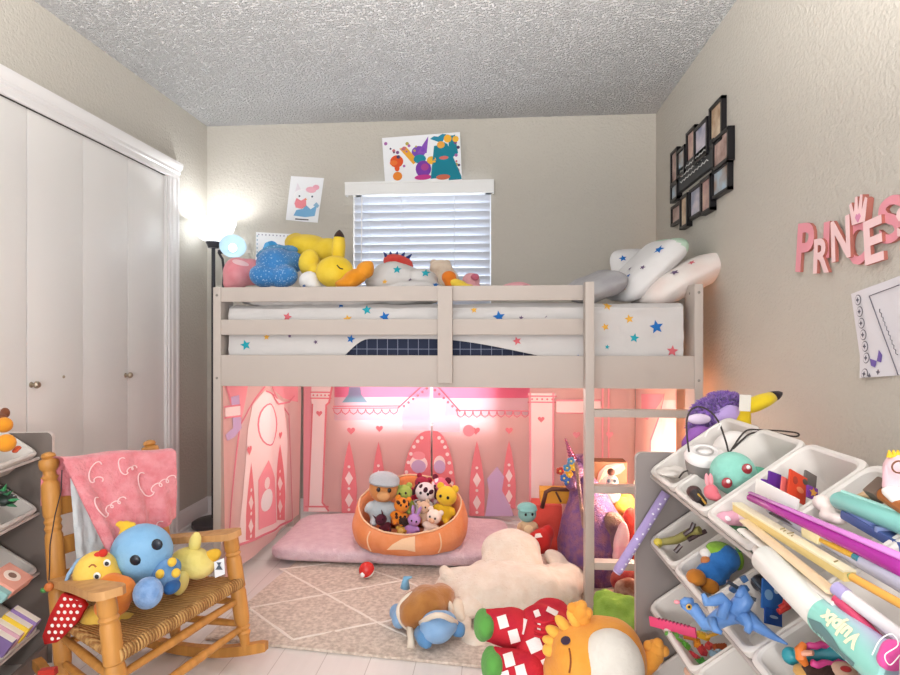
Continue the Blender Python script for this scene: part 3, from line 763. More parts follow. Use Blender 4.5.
# yellow plush asleep
yl = felt('#e2bf2f', '#e9cb48')
t = thing('plush_toy', 'large yellow plush asleep on its side with one dark tipped ear upright', 'plush toy', base_at(335, 2.8, MT))
soft('', 'c', '', [E(312, 250, 3.0, 26, 20, 15, (0, .25, 0)), E(297, 243, 3.05, 12, 14, 10), E(328, 252, 2.95, 16, 16, 14)], yl).done('body', t)
hd = soft('', 'c', '', [E(335, 272, 2.72, 19, 17, 17), E(346, 274, 2.70, 10, 10, 9)], yl); hv = hd.bvh()
hd.done('head', t)
eb = B(); eb.tube([P(337+1.5*k, 265+1.0*k+1.2*math.sin(k*.8), 2.612) for k in range(5)], .003, mat('#3a2e20', .6), 6); eb.done('closed_eye', t)
ear = B(); pe = P(338, 262, 2.76); tip = P(339.5, 230, 2.76)
k = [(.0, .024), (.2, .036), (.5, .038), (.76, .031)]
ear.tube([pe.lerp(tip, f) for f, r in k], [r for f, r in k], yl, 14, .8); er = ear.done('ear', t)
ear = B(); k = [(.74, .0315), (.84, .027), (.93, .017), (1.0, .004)]
ear.tube([pe.lerp(tip, f) for f, r in k], [r for f, r in k], felt('#3f2e28'), 14, .8); ear.done('ear_tip', er)
soft('', 'c', '', [E(309, 263, 2.8, 11, 10, 14, (0, .2, 0)), E(314, 271, 2.76, 8, 8, 8)], yl).done('arm', t)
# white small plush
t = thing('plush_toy', 'small white plush squeezed between the blue and the yellow plush', 'plush toy', base_at(309, 2.68, MT))
soft('', 'd', '', [E(309, 281, 2.72, 10, 9, 10), E(314, 286, 2.70, 7, 7, 5)], felt('#e4e2e0'), .008).done('body', t)
for q in ((313, 285, 2.675), (304, 286, 2.68)):
    b = B(); eye(b, P(*q), .007, (0, -1, .2), plastic('#38588a')); b.done('eye', t)
# orange plush
t = thing('plush_toy', 'orange plush lying on the bed against the yellow one', 'plush toy', base_at(357, 2.66, MT))
org = felt('#d98a24', '#e19a38')
soft('', 'e', '', [E(355, 278, 2.66, 14, 10, 9, (0, -.5, 0)), E(346, 284, 2.64, 12, 9, 5)], org).done('body', t)
soft('', 'e', '', [E(365, 270, 2.66, 10, 9, 9, (0, -.4, 0)), E(369, 266, 2.66, 6, 7, 6)], org).done('foot', t)
# star comforter bundle
b = soft('', 'f', '', [E(396, 277, 2.85, 26, 30, 14), E(420, 279, 2.82, 18, 26, 11), E(382, 282, 2.8, 16, 22, 9), E(408, 288, 2.75, 36, 30, 7), E(270, 302, 2.74, 30, 26, 6), E(310, 302, 2.74, 46, 28, 7), E(355, 301, 2.74, 46, 28, 8), E(400, 300, 2.74, 40, 28, 8)], sheet_m, .014, (.016, 9)); b.wobble(.006, 28, 5); bv = b.bvh()
for u, v, r, c in [(393, 267, 4.5, 't'), (423, 271, 4.5, 't'), (381, 280, 3, 'y'), (408, 279, 2.5, 'k'), (434, 284, 3, 'b')]:
    b.decal(bv, star(r*2.7/600), P(u, v, 2.62), (1, 0, 0), (0, 0, 1), SM[c], .003)
tag(b.done('comforter', sharp=0), 'rumpled white star comforter heaped on the bed in front of the window', 'comforter')
t = thing('plush_toy', 'red plush with a row of blue spikes peeking over the comforter', 'plush toy', base_at(398, 3.15, MT))
red = felt('#cf3f3c', '#d85a50')
soft('', 'g', '', [E(398, 263, 3.15, 16, 10, 9, (0, .25, 0)), E(402, 278, 3.15, 16, 12, 14)], red).done('body', t)
for k in range(5):
    a = .55+.32*k; p = P(398-14*math.cos(a+.25)*1.05, 263-9*math.sin(a)+2.5*k*.6, 3.15)
    B().tube([p, p+V((.014*(k-1.5), 0, .032))], [.026, .004], felt('#30407c'), 10, .6).done('spike', t)
t = thing('plush_toy', 'beige fluffy plush head behind rail near window bottom right', 'plush toy', base_at(441, 3.1, MT))
soft('', 'h', '', [E(441, 268, 3.1, 12, 10, 9), E(446, 280, 3.1, 14, 10, 12)], fur('#d8c2ab', '#e2d0bd')).done('body', t)
for u in (434, 447): soft('', 'h', '', [E(u, 263, 3.1, 4, 3, 4)], fur('#d8c2ab'), .006).done('ear', t)
t = thing('plush_toy', 'orange and yellow plush behind the rail, right of the comforter', 'plush toy', base_at(454, 2.8, MT))
soft('', 'i', '', [E(449, 277, 2.8, 8, 7, 7), E(452, 284, 2.8, 8, 7, 5)], felt('#dd7a2a'), .008).done('head', t)
soft('', 'i', '', [E(458, 285, 2.8, 13, 9, 6, (0, .4, 0)), E(467, 289, 2.8, 9, 8, 5)], felt('#e8c84c'), .008).done('body', t)
t = thing('plush_toy', 'small rose pink plush with darker ear right of the orange yellow plush', 'plush toy', base_at(471, 3.0, MT))
soft('', 'j', '', [E(471, 281, 3.0, 9, 8, 8), E(472, 292, 3.0, 12, 9, 9)], felt('#dfa3a9'), .008).done('body', t)
soft('', 'j', '', [E(475, 277, 2.96, 5, 3, 4)], felt('#c2687c'), .006).done('ear', t)
t = thing('plush_toy', 'low pink plush with crimson patch alone on the bed right of the window', 'plush toy', base_at(518, 2.9, MT))
soft('', 'k', '', [E(517, 291, 2.9, 19, 12, 9)], felt('#e3a5ac'), .01).done('body', t)
soft('', 'k', '', [E(526, 289, 2.83, 7, 6, 4)], felt('#b33c55'), .007).done('patch', t)
# pillows
def pillow(label, c, size, R, m, stars=(), wob=.008, seed=1, tint=None):
    b = B(); w, h, t = size; c = V(c)
    R = Euler(R).to_matrix() if not isinstance(R, Matrix) else R
    def f(i, j):
        a = 2*PI*i; e = PI*(j-.5); sgn = lambda x, p: math.copysign(abs(x)**p, x)
        x = w/2*sgn(math.cos(a), .55)*abs(math.cos(e))**.35; y = h/2*sgn(math.sin(a), .55)*abs(math.cos(e))**.35
        z = t/2*sgn(math.sin(e), 1.0)*(1-.55*max(abs(2*x/w), abs(2*y/h))**4)
        q = V((x, y, z)); q += V((0, 0, 1))*wob*noise.noise(q*11+V((seed, 0, 0)))*math.cos(e)**.5 if abs(math.cos(e)) > .01 else V((0, 0, 0))
        return c + R @ q
    b.grid(f, 64, 33, m, cu=True)
    if tint:
        k = b.mi(tint); 
        for fc in b.bm.faces:
            q = R.transposed() @ (fc.calc_center_median()-c)
            if q.x > w*.36: fc.material_index = k
    bv = b.bvh(); xd = R @ V((1, 0, 0)); yd = R @ V((0, 1, 0))
    for x, y, r, col in stars: b.decal(bv, star(r), c + R @ V((x*w/2, y*h/2, t)), xd, yd, SM[col], .003)
    o = b.done('pillow', sharp=0); return tag(o, label, 'pillow')
def M3(x, y):  # rotation from wanted local x and y axes
    x = V(x).normalized(); z = x.cross(V(y)).normalized(); y = z.cross(x); return Matrix((x, y, z)).transposed()
pil_m = mat('#e0dedd', .85, .25, 25, spec=.15)
green = mat('#bcd6c0', .85, .2, 25)
pillow('white star pillow lying slanted lowest on the right end of the bed', P(678, 281, 2.72), (.43, .40, .14), M3((.89, .0, .45), (0, 1, .05)), mat('#e9e4df', .85, .25, 25, '#e2cfc8', 5), [(-.2, -.75, .02, 'k'), (.2, -.7, .016, 'r')], tint=green, seed=2)
pillow('white star pillow with pale green end propped up on top of the slanted pillow', P(645, 270, 2.76), (.40, .36, .125), M3((.72, .05, .69), (-.12, .97, .15)), pil_m, [(.35, -.62, .026, 'b'), (-.2, -.7, .014, 'k'), (-.5, -.5, .013, 'b'), (-.75, -.6, .02, 'y'), (-.3, -.2, .012, 'k')], tint=green, seed=5)
pillow('white star pillow standing rearmost against the back wall at the bed end', P(636, 270, 3.05), (.25, .26, .09), M3((.97, .1, .05), (.05, .5, .9)), pil_m, [(-.55, .35, .02, 'b'), (.1, .3, .014, 'k')], seed=9)
pillow('grey pillow lying on the bed left of the white star pillows', P(595, 287, 2.70), (.25, .34, .11), M3((.90, .1, .36), (-.1, .95, .15)), mat('#b0aeb0', .9, .25, 30, '#9d9b9e', 8), [], .018, 4)
# ------------------------------------------------------------------ rug
def rug_m():
    return mat('#e2d3c5', .95, .6, 150, '#bfae9f', 60, sheen=.2, spec=.05)
rfl = PZ(205, 640.5); rfr = PZ(491, 670); ex = (rfr-rfl).normalized(); ey = V((-ex.y, ex.x, 0))
RW_, RH_ = 1.75, 1.12
def rp(s, t, z=.012): return rfl+ex*s+ey*t+V((0, 0, z))
b = B(); rm = rug_m(); base = rfl+ex*RW_/2+ey*RH_/2
b.box((base.x, base.y, .0065), (RW_, RH_, .011), rm, Matrix((ex, ey, V((0, 0, 1)))).transposed(), .005)
b.grid(lambda i, j: rp(.006+(RW_-.012)*i, .006+(RH_-.012)*j, .0128+.0022*noise.noise(V((i*150, j*100, 0)))), 130, 90, rm)
ivory = mat('#efe6dc', .95, .6, 150, sheen=.2, spec=.05)
def rline(p, q, w=.0065):
    p = V(p); q = V(q); p.z = q.z = .0125; n = max(2, int((q-p).length/.03))
    b.tube([p.lerp(q, k/n)+V((0, 0, .001*math.sin(k))) for k in range(n+1)], w, ivory, 8, .35)
def rl(a, c): rline(PZ(*a), PZ(*c))
rl((250, 611), (404, 583)); rl((280, 571), (380, 627)); rl((293, 643), (380, 625)); rl((404, 584), (372, 573)); rl((380, 627), (420, 645)); rl((404, 583), (468, 612)); rl((380, 626), (470, 605)); rl((280, 572), (330, 566)); rl((250, 612), (293, 643))
tag(b.done('area_rug'), 'beige speckled rug with thin ivory diamond lines on the floor', 'rug')
FZ = .0165
# ------------------------------------------------------------------ floor cushion
b = B(); cx0, cx1, cy0, cy1, ch = -1.12, .06, 2.83, 3.44, .088
def cs(i, j):
    a = 2*PI*i; e = PI*(j-.5); sg_ = lambda x, p: math.copysign(abs(x)**p, x)
    k = abs(math.cos(e))**.3
    x = sg_(math.cos(a), .22)*k; y = sg_(math.sin(a), .22)*k; z = sg_(math.sin(e), .6)
    q = V(((cx0+cx1)/2+(cx1-cx0)/2*x, (cy0+cy1)/2+(cy1-cy0)/2*y, FZ+ch/2+ch/2*z))
    return q+V((0, -.012*noise.noise(q*4), .010*noise.noise(q*7+V((3, 0, 0)))*(z > 0)))
cush_m = fur('#d3b6c1', '#e0c8cf')
b.grid(cs, 90, 25, cush_m, cu=True)
tag(b.done('floor_cushion', sharp=0), 'fuzzy mauve floor mattress lying under the loft bed by the castle curtain', 'cushion')
CZ0 = FZ+ch+.002
# ------------------------------------------------------------------ orange pet bed
pc = P(410, 500, 2.985); PB = V((pc.x, pc.y, FZ+.073))
pb = thing('pet_bed', 'round soft orange pet bed full of small plush toys under the bed', 'pet bed', PB)
oran = felt('#e08a55', '#e7986a'); pale = felt('#eec9a4')
def rimh(a): # a=0 right, PI/2 back
    k = (1+math.sin(a))/2
    return .082+.19*k
def pbs(i, j):
    a = 2*PI*i; h = rimh(a); rx, ry = .285, .215
    t = j
    if t < .5:
        f = t/.5; r = 1-.10*(1-f)**2+.05*math.sin(f*PI)-.06*f*f; z = .01+h*f
    elif t < .62:
        f = (t-.5)/.12; r = .94-.09*f; z = .01+h+.014*math.sin(f*PI)
    else:
        f = (t-.62)/.38; r = .85-.12*f; z = .01+h-(h-.045)*f
    q = V((rx*r*math.cos(a), ry*r*math.sin(a), z)); q += V((.006*noise.noise(q*16), .006*noise.noise(q*16+V((9, 0, 0))), .008*noise.noise(V((math.cos(a)*4, math.sin(a)*4, 2)))))
    return PB+q
b = B(); b.grid(pbs, 96, 30, oran, cu=True)
b.lathe([(0, .0), (.18, .004), (.19, .03), (.0, .04)], PB, oran, 40)
bv = b.bvh()
b.decal(bv, [(-.072, -.028), (-.045, -.004), (0, .020), (.058, .030), (.062, -.034), (.02, -.024)], P(402, 544, 2.77), (1, 0, 0), (0, 0, 1), pale, .006)
b.done('cushion_ring', pb, sharp=0)
for a in (4.05, 5.35):
    b = B(); b.tube([V(pbs(a/(2*PI), .5*k/10))*1.0+V((0, -.002, 0)) for k in range(1, 11)], .0035, pale, 6); b.done('piping', pb)
b = B(); b.tube([V(pbs(k/48, .56))+V((0, 0, .003)) for k in range(48)], .004, pale, 6, closed=True); b.done('piping', pb)
# generic small plush: sits at loc facing -y (towards the viewer), size = height
def toy(label, c, size, body, head=None, belly=None, ears='round', earm=None, rot=(0, 0, 0), cat='plush toy', group=None, spots=None, name='plush_toy', hat=None, muzzle=None):
    c = V(c); t = thing(name, label, cat, c, rot, group); s = size
    hm = head or body; earm = earm or hm
    def q(x, y, z): return (x*s, y*s, z*s)
    b = B()
    b.blob([(q(0, 0, .25), q(.25, .21, .25)), (q(.13, -.16, .07), q(.08, .16, .07)), (q(-.13, -.16, .07), q(.08, .16, .07)), (q(.24, -.07, .33), q(.07, .09, .13), (0, -.5, 0)), (q(-.24, -.07, .33), q(.07, .09, .13), (0, .5, 0))], body, .035*s, 2)
    if belly: bv = b.bvh(); b.decal(bv, disc(.14*s, .15*s), q(0, -.2, .24), (1, 0, 0), (0, 0, 1), belly, .004*s, .05*s)
    if spots:
        bv = b.bvh(); random.seed(len(label))
        for k in range(7): b.decal(bv, disc(.05*s), q(random.uniform(-.2, .2), -.2, random.uniform(.1, .42)), (1, 0, 0), (0, 0, 1), spots, .006*s, .05*s)
    b.done('body', t, True, 0)
    b = B(); b.blob([(q(0, -.02, .68), q(.28, .25, .26))], hm, .035*s, 2)
    if spots:
        bv = b.bvh()
        for k in range(4): b.decal(bv, disc(.06*s), q(random.uniform(-.2, .2), -.2, random.uniform(.72, .88)), (1, 0, 0), (0, 0, 1), spots, .006*s, .05*s)
    b.done('head', t, True, 0)
    if muzzle: B().ell(q(0, -.25, .60), q(.12, .08, .09), muzzle).done('muzzle', t, True, 0)
    for k in (-1, 1):
        b = B(); b.ell(q(.1*k, -.25, .71), q(.04, .02, .045), plastic('#241f22', .2), None, 10, 8); b.done('eye', t, True, 0)
        if ears == 'round': B().ell(q(.2*k, 0, .9), q(.1, .05, .1), earm).done('ear', t, True, 0)
        elif ears == 'long': B().ell(q(.13*k, 0, 1.08), q(.07, .04, .22), earm, (0, .2*k, 0)).done('ear', t, True, 0)
        elif ears == 'point': B().tube([q(.17*k, 0, .82), q(.24*k, 0, 1.08)], [.1*s, .008*s], earm, 10, .5).done('ear', t, True, 0)
        elif ears == 'flop': B().ell(q(.28*k, 0, .68), q(.06, .09, .18), earm, (0, -.3*k, 0)).done('ear', t, True, 0)
    if hat: B().blob([(q(0, 0, .84), q(.3, .27, .16)), (q(0, -.1, .8), q(.3, .24, .05))], hat, .035*s, 2).done('hat', t, True, 0)
    return t
# contents of the pet bed
def inbed(u, v, d): p = P(u, v, d); return p
G_ = 'plush toys piled in the orange pet bed'
toy('brown teddy plush in grey cap and pale overalls at left of pet bed', inbed(380, 524, 2.99), 0.262, felt('#b8c6cc'), felt('#c98a52'), None, 'none', None, (0, .1, .2), group=G_, hat=felt('#aab4ba'), muzzle=felt('#dca873'))
toy('orange and black striped tiger plush in the pet bed', inbed(396, 524, 2.92), 0.140, felt('#d9822c'), felt('#e08a33'), None, 'round', None, (0, .3, .4), group=G_, spots=felt('#3c2620'))
toy('dark maroon plush lying lowest left in the pet bed', inbed(388, 532, 2.92), 0.104, felt('#5b2632'), felt('#4d2030'), None, 'point', None, (0, -.5, .2), group=G_)
toy('black and gold bee like plush at pet bed front left', inbed(400, 534, 2.91), 0.091, felt('#c79a45'), felt('#3a2a24'), felt('#e2c070'), 'round', felt('#3a2a24'), (0, .3, 0), group=G_)
toy('lime green plush with dark eyes in the pet bed', inbed(406, 513, 3.0), 0.152, felt('#98ad52'), felt('#a3b65a'), None, 'round', None, (0, -.1, 0), group=G_)
toy('white plush with dark patches at the centre of pet bed', inbed(422, 515, 3.03), 0.183, felt('#ddd0d0'), felt('#e2d6d8'), None, 'flop', felt('#43222e'), (.1, .15, 0), group=G_, spots=felt('#43222e'))
toy('crimson plush at the back of the pet bed', inbed(415, 500, 3.09), 0.140, felt('#b03248'), felt('#9c2b42'), None, 'round', None, (0, .4, 0), group=G_)
toy('pink plush with white spots at back right in the pet bed', inbed(436, 508, 3.07), 0.171, felt('#e0929f'), felt('#d86a80'), None, 'round', felt('#6a2436'), (0, .2, -.2), group=G_, spots=felt('#f0d9dc'))
toy('yellow plush with round ears at right in the pet bed', inbed(443, 521, 2.98), 0.189, felt('#e0b72f'), felt('#e5bf3a'), None, 'round', None, (0, .15, -.2), group=G_)
toy('lilac long eared plush at the front of pet bed', inbed(411, 535, 2.91), 0.116, felt('#b287c4'), felt('#b78dc9'), None, 'long', None, (.1, .2, .1), group=G_)
toy('cream owl faced plush with big dark eyes at pet bed front', inbed(429, 534, 2.91), 0.134, felt('#e8d3c4'), felt('#eedccf'), None, 'round', None, (.0, .3, -.2), group=G_, muzzle=felt('#e0b090'))
toy('brown cream small plush wedged beside the yellow one', inbed(427, 522, 2.94), 0.110, felt('#c7a58b'), felt('#d6b59a'), None, 'round', None, (0, -.2, 0), group=G_)

# ------------------------------------------------------------------ ball
bc = PZ(365, 581, FZ); r = .036; bcz = bc+V((0, .036, r))
bt = thing('toy_ball', 'small red and white toy ball on the rug in front of the mauve cushion', 'ball', V((bcz.x, bcz.y, FZ)))
R = Euler((.45, -.5, 0)).to_matrix()
B().lathe([(r*math.sin(a*PI/24)*1.0, r*math.cos(a*PI/24)) for a in range(0, 15)], bcz, plastic('#d2322e', .25), 28, R).done('upper_half', bt)
B().lathe([(r*.985*math.sin(a*PI/24), r*.985*math.cos(a*PI/24)) for a in range(12, 25)], bcz, plastic('#efe9e8', .25), 28, R).done('lower_half', bt)
B().ell(bcz+V((-.012, -.033, -.010)), (.011, .005, .011), plastic('#f1eeee', .25), None, 12, 8).done('button', bt)

# ------------------------------------------------------------------ big cream plush, face down
cm = mat('#e4d4c2', .95, .5, 120, '#eadecf', 25, sheen=.4, spec=.05)
def G(u, v, d, rx, ry, rz, rot=None):
    p = P(u, v, d); return (p, (rx, ry, rz), rot)
t = thing('plush_toy', 'large cream plush animal lying face down on rug beside the ladder', 'plush toy', PZ(510, 606, FZ))
b = B().blob([G(510, 584, 2.5, .25, .20, .085), G(470, 588, 2.48, .14, .13, .075), G(548, 588, 2.52, .13, .17, .08), G(500, 597, 2.40, .22, .12, .05), G(568, 600, 2.58, .055, .10, .05, (0, 0, .4)), G(563, 578, 2.62, .07, .14, .06, (0, 0, .5))], cm, .014, 5)
b.wobble(.020, 8, 2).wobble(.009, 22, 4); b.done('body', t, sharp=0)
b = B().blob([G(511, 552, 2.68, .135, .12, .10), G(512, 563, 2.62, .14, .10, .08)], cm, .014, 4).wobble(.006, 14, 1); b.done('head', t, sharp=0)
B().blob([G(449, 578, 2.5, .04, .05, .035, (0, .4, 0)), G(444, 571, 2.52, .022, .03, .025)], cm, .008).done('ear', t, sharp=0)
B().blob([G(556, 560, 2.7, .06, .07, .035, (0, .5, 0)), G(575, 573, 2.65, .06, .05, .03, (0, .6, 0))], cm, .01).done('ear', t, sharp=0)
B().blob([G(474, 640, 2.2, .05, .06, .022, (0, 0, .5)), G(464, 622, 2.26, .03, .06, .025)], cm, .009).done('foot', t, sharp=0)
B().blob([G(470, 604, 2.35, .07, .09, .04), G(462, 614, 2.3, .035, .05, .03)], cm, .01).done('leg', t, sharp=0)

# ------------------------------------------------------------------ turtle plush
t = thing('plush_toy', 'blue plush turtle with brown shell lying on the rug near its front edge', 'plush toy', PZ(425, 645, FZ))
br_ = mat('#a0662f', .8, .3, 60, '#b37a3d', 15, sheen=.4); bl_ = felt('#7fa6cf', '#8fb2d6'); cr_ = felt('#e3d6c4')
D = 2.27
b = B().blob([G(427, 606, D, .085, .10, .075), G(440, 600, D+.03, .06, .08, .06), G(414, 610, D, .06, .09, .065)], br_, .010, 3); b.wobble(.006, 22, 3); b.done('shell', t, sharp=0)
b = B(); b.tube([P(425+26*math.cos(a), 612+20*math.sin(a), D-.03*math.sin(a)-.03) for a in [2*PI*k/30 for k in range(30)]], .012, cr_, 8, closed=True); b.done('shell_rim', t, sharp=0)
B().blob([G(437, 627, D-.14, .062, .06, .055), G(444, 624, D-.13, .05, .05, .045), G(433, 632, D-.16, .04, .04, .035)], bl_, .009).done('head', t, sharp=0)
b = B(); b.tube([P(421+5*k, 625-8*math.sin(k/7*PI)-2, D-.13-.07*math.sin(k/7*PI)) for k in range(8)], .010, cr_, 8); b.done('collar', t, sharp=0)
B().blob([G(400, 617, D, .032, .05, .04), G(397, 612, D+.04, .03, .04, .03)], bl_, .008).done('leg', t, sharp=0)
B().tube([P(421, 632, D-.12), P(426, 640, D-.17), P(428, 647, D-.19)], [.028, .030, .012], felt('#5f8fbe'), 12).done('arm', t, sharp=0)
B().tube([P(452, 626, D-.08), P(459, 630, D-.12), P(461, 634, D-.14)], [.026, .026, .014], felt('#5f8fbe'), 12).done('arm', t, sharp=0)
B().tube([P(409, 622, D-.05), P(411, 640, D-.12), P(411, 649, D-.14)], [.012, .012, .016], cr_, 10).done('strap', t, sharp=0)
B().tube([P(405, 588, D+.08), P(406, 578, D+.08), P(412, 577, D+.08)], [.02, .012, .003], felt('#7fb0cf'), 10).done('tail', t, sharp=0)
b = B().blob([G(456, 612, D+.02, .035, .06, .05), G(461, 620, D-.02, .02, .03, .03)], cr_, .009); b.done('side_frill', t, sharp=0)

# ------------------------------------------------------------------ giraffe plush
t = thing('plush_toy', 'big orange plush giraffe in red white checked pyjamas lying in the foreground', 'plush toy', PZ(575, 735, 0))
def check():
    m = mat('#c8313a', .9, .2, 120); m = m.copy(); N = m.node_tree.nodes; L = m.node_tree.links
    tc = N.new('ShaderNodeTexCoord'); mp = N.new('ShaderNodeMapping'); mp.inputs['Rotation'].default_value = (.5, .35, .5); mp.inputs['Scale'].default_value = (1, 1, 1)
    ck = N.new('ShaderNodeTexBrick'); ck.offset = .5; ck.inputs['Scale'].default_value = 1; ck.inputs['Brick Width'].default_value = .085; ck.inputs['Row Height'].default_value = .05; ck.inputs['Mortar Size'].default_value = .0135; ck.inputs['Mortar Smooth'].default_value = 0
    ck.inputs['Color1'].default_value = ck.inputs['Color2'].default_value = lin('#efe3e0'); ck.inputs['Mortar'].default_value = lin('#c8313a')
    L.new(tc.outputs['Object'], mp.inputs[0]); L.new(mp.outputs[0], ck.inputs[0]); L.new(ck.outputs[0], N['Principled BSDF'].inputs['Base Color'])
    return m
red_m = cloth('#c5303a', '#b8283a'); chk = cloth('#efe2df')
or_ = felt('#e3973a', '#e8a24a'); orl = felt('#eab24e'); gr_ = felt('#5d9c4a')
D = 1.76
b = B().blob([G(541, 634, D, 0.0792, 0.1080, 0.0792), G(552, 645, D-.02, 0.0900, 0.1080, 0.0900), G(552, 622, D+.06, 0.0720, 0.0900, 0.0630), G(535, 652, D-.03, 0.0675, 0.0900, 0.0630)], red_m, .012, 3); b.wobble(.006, 16, 2); bv = b.bvh()
vd = V((SA, -CA, 0)); RX = V((CA, SA, 0)); UZ = V((0, 0, 1))
def sq(b, bv, u, v, d, w, h, a=0, sk=0, m=chk, off=.004):
    w *= .9; h *= .9
    p = P(u, v, d); ca, sa = math.cos(a), math.sin(a)
    x_, y_, n_ = VF(p); b.decal(bv, [(-w, -h), (w, -h+sk), (w, h+sk), (-w, h)], p, x_*ca+y_*sa, y_*ca-x_*sa, m, off, .010)
for u, v, w, h, a in ((522, 626, .013, .022, -.25), (535, 645, .021, .019, .45), (537, 614, .009, .010, .4), (552, 612, .018, .008, -.4), (539, 628, .005, .012, 0), (549, 664, .019, .018, .45), (557, 638, .016, .014, .45), (526, 660, .014, .014, .3)):
    sq(b, bv, u, v, D-.05, w, h, a)
for k in range(4):
    b.tube([P(534+j*5, 623+k*5-abs(j-2)*1.5, D-.135+.006*abs(j-2)+.004*k) for j in range(5)], .004, red_m, 6)
b.done('pyjama_top', t, sharp=0)
for (u0, v0, u1, v1, dd) in ((512, 628, 488, 625, .0), (525, 672, 496, 664, -.10)):
    b = B().blob([(P(u0, v0, D+dd), (0.0675, 0.0675, 0.0558), None), (P((u0+u1)/2, (v0+v1)/2, D+dd), (0.0540, 0.0558, 0.0504), None), (P(u1, v1, D+dd), (0.0405, 0.0495, 0.0450), None)], red_m, .012, 3); bv = b.bvh()
    for (u, v) in (((503, 622), (514, 636)) if dd == 0 else ((509, 660), (521, 672), (505, 678))): sq(b, bv, u, v, D-.1+dd, .015, .018, .3)
    lg = b.done('pyjama_leg', t, sharp=0)
    B().blob([(P(u1-5, v1, D+dd), (0.0288, 0.0495, 0.0468), None), (P(u1-2, v1+2, D+dd-.03), (0.0270, 0.0360, 0.0360), None)], gr_, .01, 2).done('foot', lg, sharp=0)
D = 1.61
HC = P(600, 660, D)
b = B().blob([(P(598, 705, D), (.13, .13, .13), None), (HC, (0.1152, 0.1260, 0.1080), None), (P(580, 656, D-.02), (0.0810, 0.1080, 0.0810), None), (P(612, 660, D), (0.0900, 0.1080, 0.1080), None), (P(563, 672, D), (0.0540, 0.0900, 0.0630), None)], or_, .014, 4)
bv = b.bvh()
b.done('head', t, sharp=0)
b = B().blob([(P(611, 668, D-.075), (0.0846, 0.0765, 0.0972), None), (P(608, 678, D-.075), (0.0846, 0.0720, 0.0900), None)], felt('#e2dcd2', '#d8d2c8'), .012, 3); b.done('muzzle', t, sharp=0)
B().decal(bv, disc(.0125, .010, 14), P(566, 641, D-.06), VF(P(566, 641, D))[0]+VF(P(566, 641, D))[1]*.3, VF(P(566, 641, D))[1], mat('#3c2a3f', .4), .004, .006).done('eye', t, sharp=0)
b = B(); b.tube([p+vd*.003 for p in [bv.ray_cast(P(569+2*math.sin(k/8*PI), 648+3*k, D-.5), -VF(P(569, 648+3*k, D))[2])[0] or P(569, 648+3*k, D-.1) for k in range(9)]], .0022, mat('#8a4a22', .6), 6); b.done('mouth', t, sharp=0)
for pts, r_ in (([(588, 640, D+.03), (583, 626, D+.02), (579, 612, D)], [.027, .024, .028]), ([(640, 670, D+.02), (650, 662, D), (655, 650, D)], [.027, .024, .027])):
    b = B(); q = [P(*p) for p in pts]; b.tube(q, r_, or_, 14)
    for k in range(5):
        a = 2*PI*k/5; b.ell(q[2]+V((.022*math.cos(a), -.004, .020*math.sin(a))), .0148, or_, None, 12, 8)
    b.ell(q[2], (0.0270, 0.0252, 0.0270), or_); b.done('horn', t, sharp=0)
for k, (u, v, w, h, a) in enumerate(((556, 633, .035, .016, .5), (552, 641, .03, .014, .2), (564, 625, .036, .016, .8), (574, 620, .034, .015, 1.0), (549, 650, .02, .018, 0))):
    B().ell(P(u, v, D+.01-.005*k), (w*.9, .02, h*.9), orl, (0, a, 0)).done('mane_tuft', t, sharp=0)
# green cloth behind it
b = soft('', 'm', '', [G(618, 611, 2.25, .09, .08, .055), G(632, 618, 2.22, .06, .07, .05), G(605, 604, 2.3, .05, .05, .05), G(620, 625, 2.2, .10, .08, .05)], cloth('#7fa542', '#8fb453'), .012, (.014, 14)); b.wobble(.008, 30, 3)
tag(b.done('blanket', sharp=0), 'crumpled lime green blanket on the floor behind the giraffe by the organizer', 'blanket')

# ------------------------------------------------------------------ under the bed, right side
seq = mat('#6b4d8c', .28, .8, 170, '#96687f', 30, metal=.55, spec=.6)
seq2 = mat('#7a5a68', .3, .8, 170, '#9c7f6a', 20, metal=.5, spec=.6)
t = thing('unicorn_toy', 'tall purple sequined unicorn toy with spiral horn standing behind the ladder', 'unicorn toy', PZ(595, 594, FZ+.0))
b = B(); D = 2.78
pr = [(592, 597, .10), (592, 570, .150), (592, 540, .160), (590, 515, .130), (587, 495, .085), (582, 478, .052), (580, 465, .045), (579, 455, .03)]
b.tube([P(u, v, D) for u, v, r in pr], [r for u, v, r in pr], seq, 26, 1.0); b.done('body', t, sharp=0)
b = B().blob([G(575, 470, D-.02, .045, .05, .05), G(572, 483, D-.05, .035, .045, .035)], seq, .009, 2); b.done('head', t, sharp=0)
b = B(); p0, p1 = P(573, 460, D-.03), P(565, 438, D-.03)
n = 40; b.tube([p0.lerp(p1, k/n) for k in range(n+1)], [(.017*(1-k/n)+.002)*(1+.16*math.sin(k*1.3)) for k in range(n+1)], mat('#a55a78', .25, metal=.7), 10); b.done('horn', t, sharp=0)
for u, v, c in ((571, 461, '#5b8fb5'), (567, 468, '#4f86b0'), (573, 467, '#e0b840'), (569, 474, '#d8a23a'), (564, 478, '#4a6fb0'), (568, 482, '#4a6fb0'), (560, 471, '#b04438')):
    b = B(); c0 = P(u, v, D-.075)
    for k in range(5):
        a = 2*PI*k/5; b.ell(c0+V((.010*math.cos(a), 0, .010*math.sin(a))), (.009, .005, .009), felt(c), None, 10, 6)
    b.ell(c0+V((0, -.005, 0)), .005, felt('#e6cf6a'), None, 8, 6); b.done('flower', t, sharp=0)
b = B(); b.tube([P(576+1.2*k*.6, 462+6*k, D-.11-.01*k) for k in range(12)], .008, seq2, 8); b.done('mane_trim', t, sharp=0)
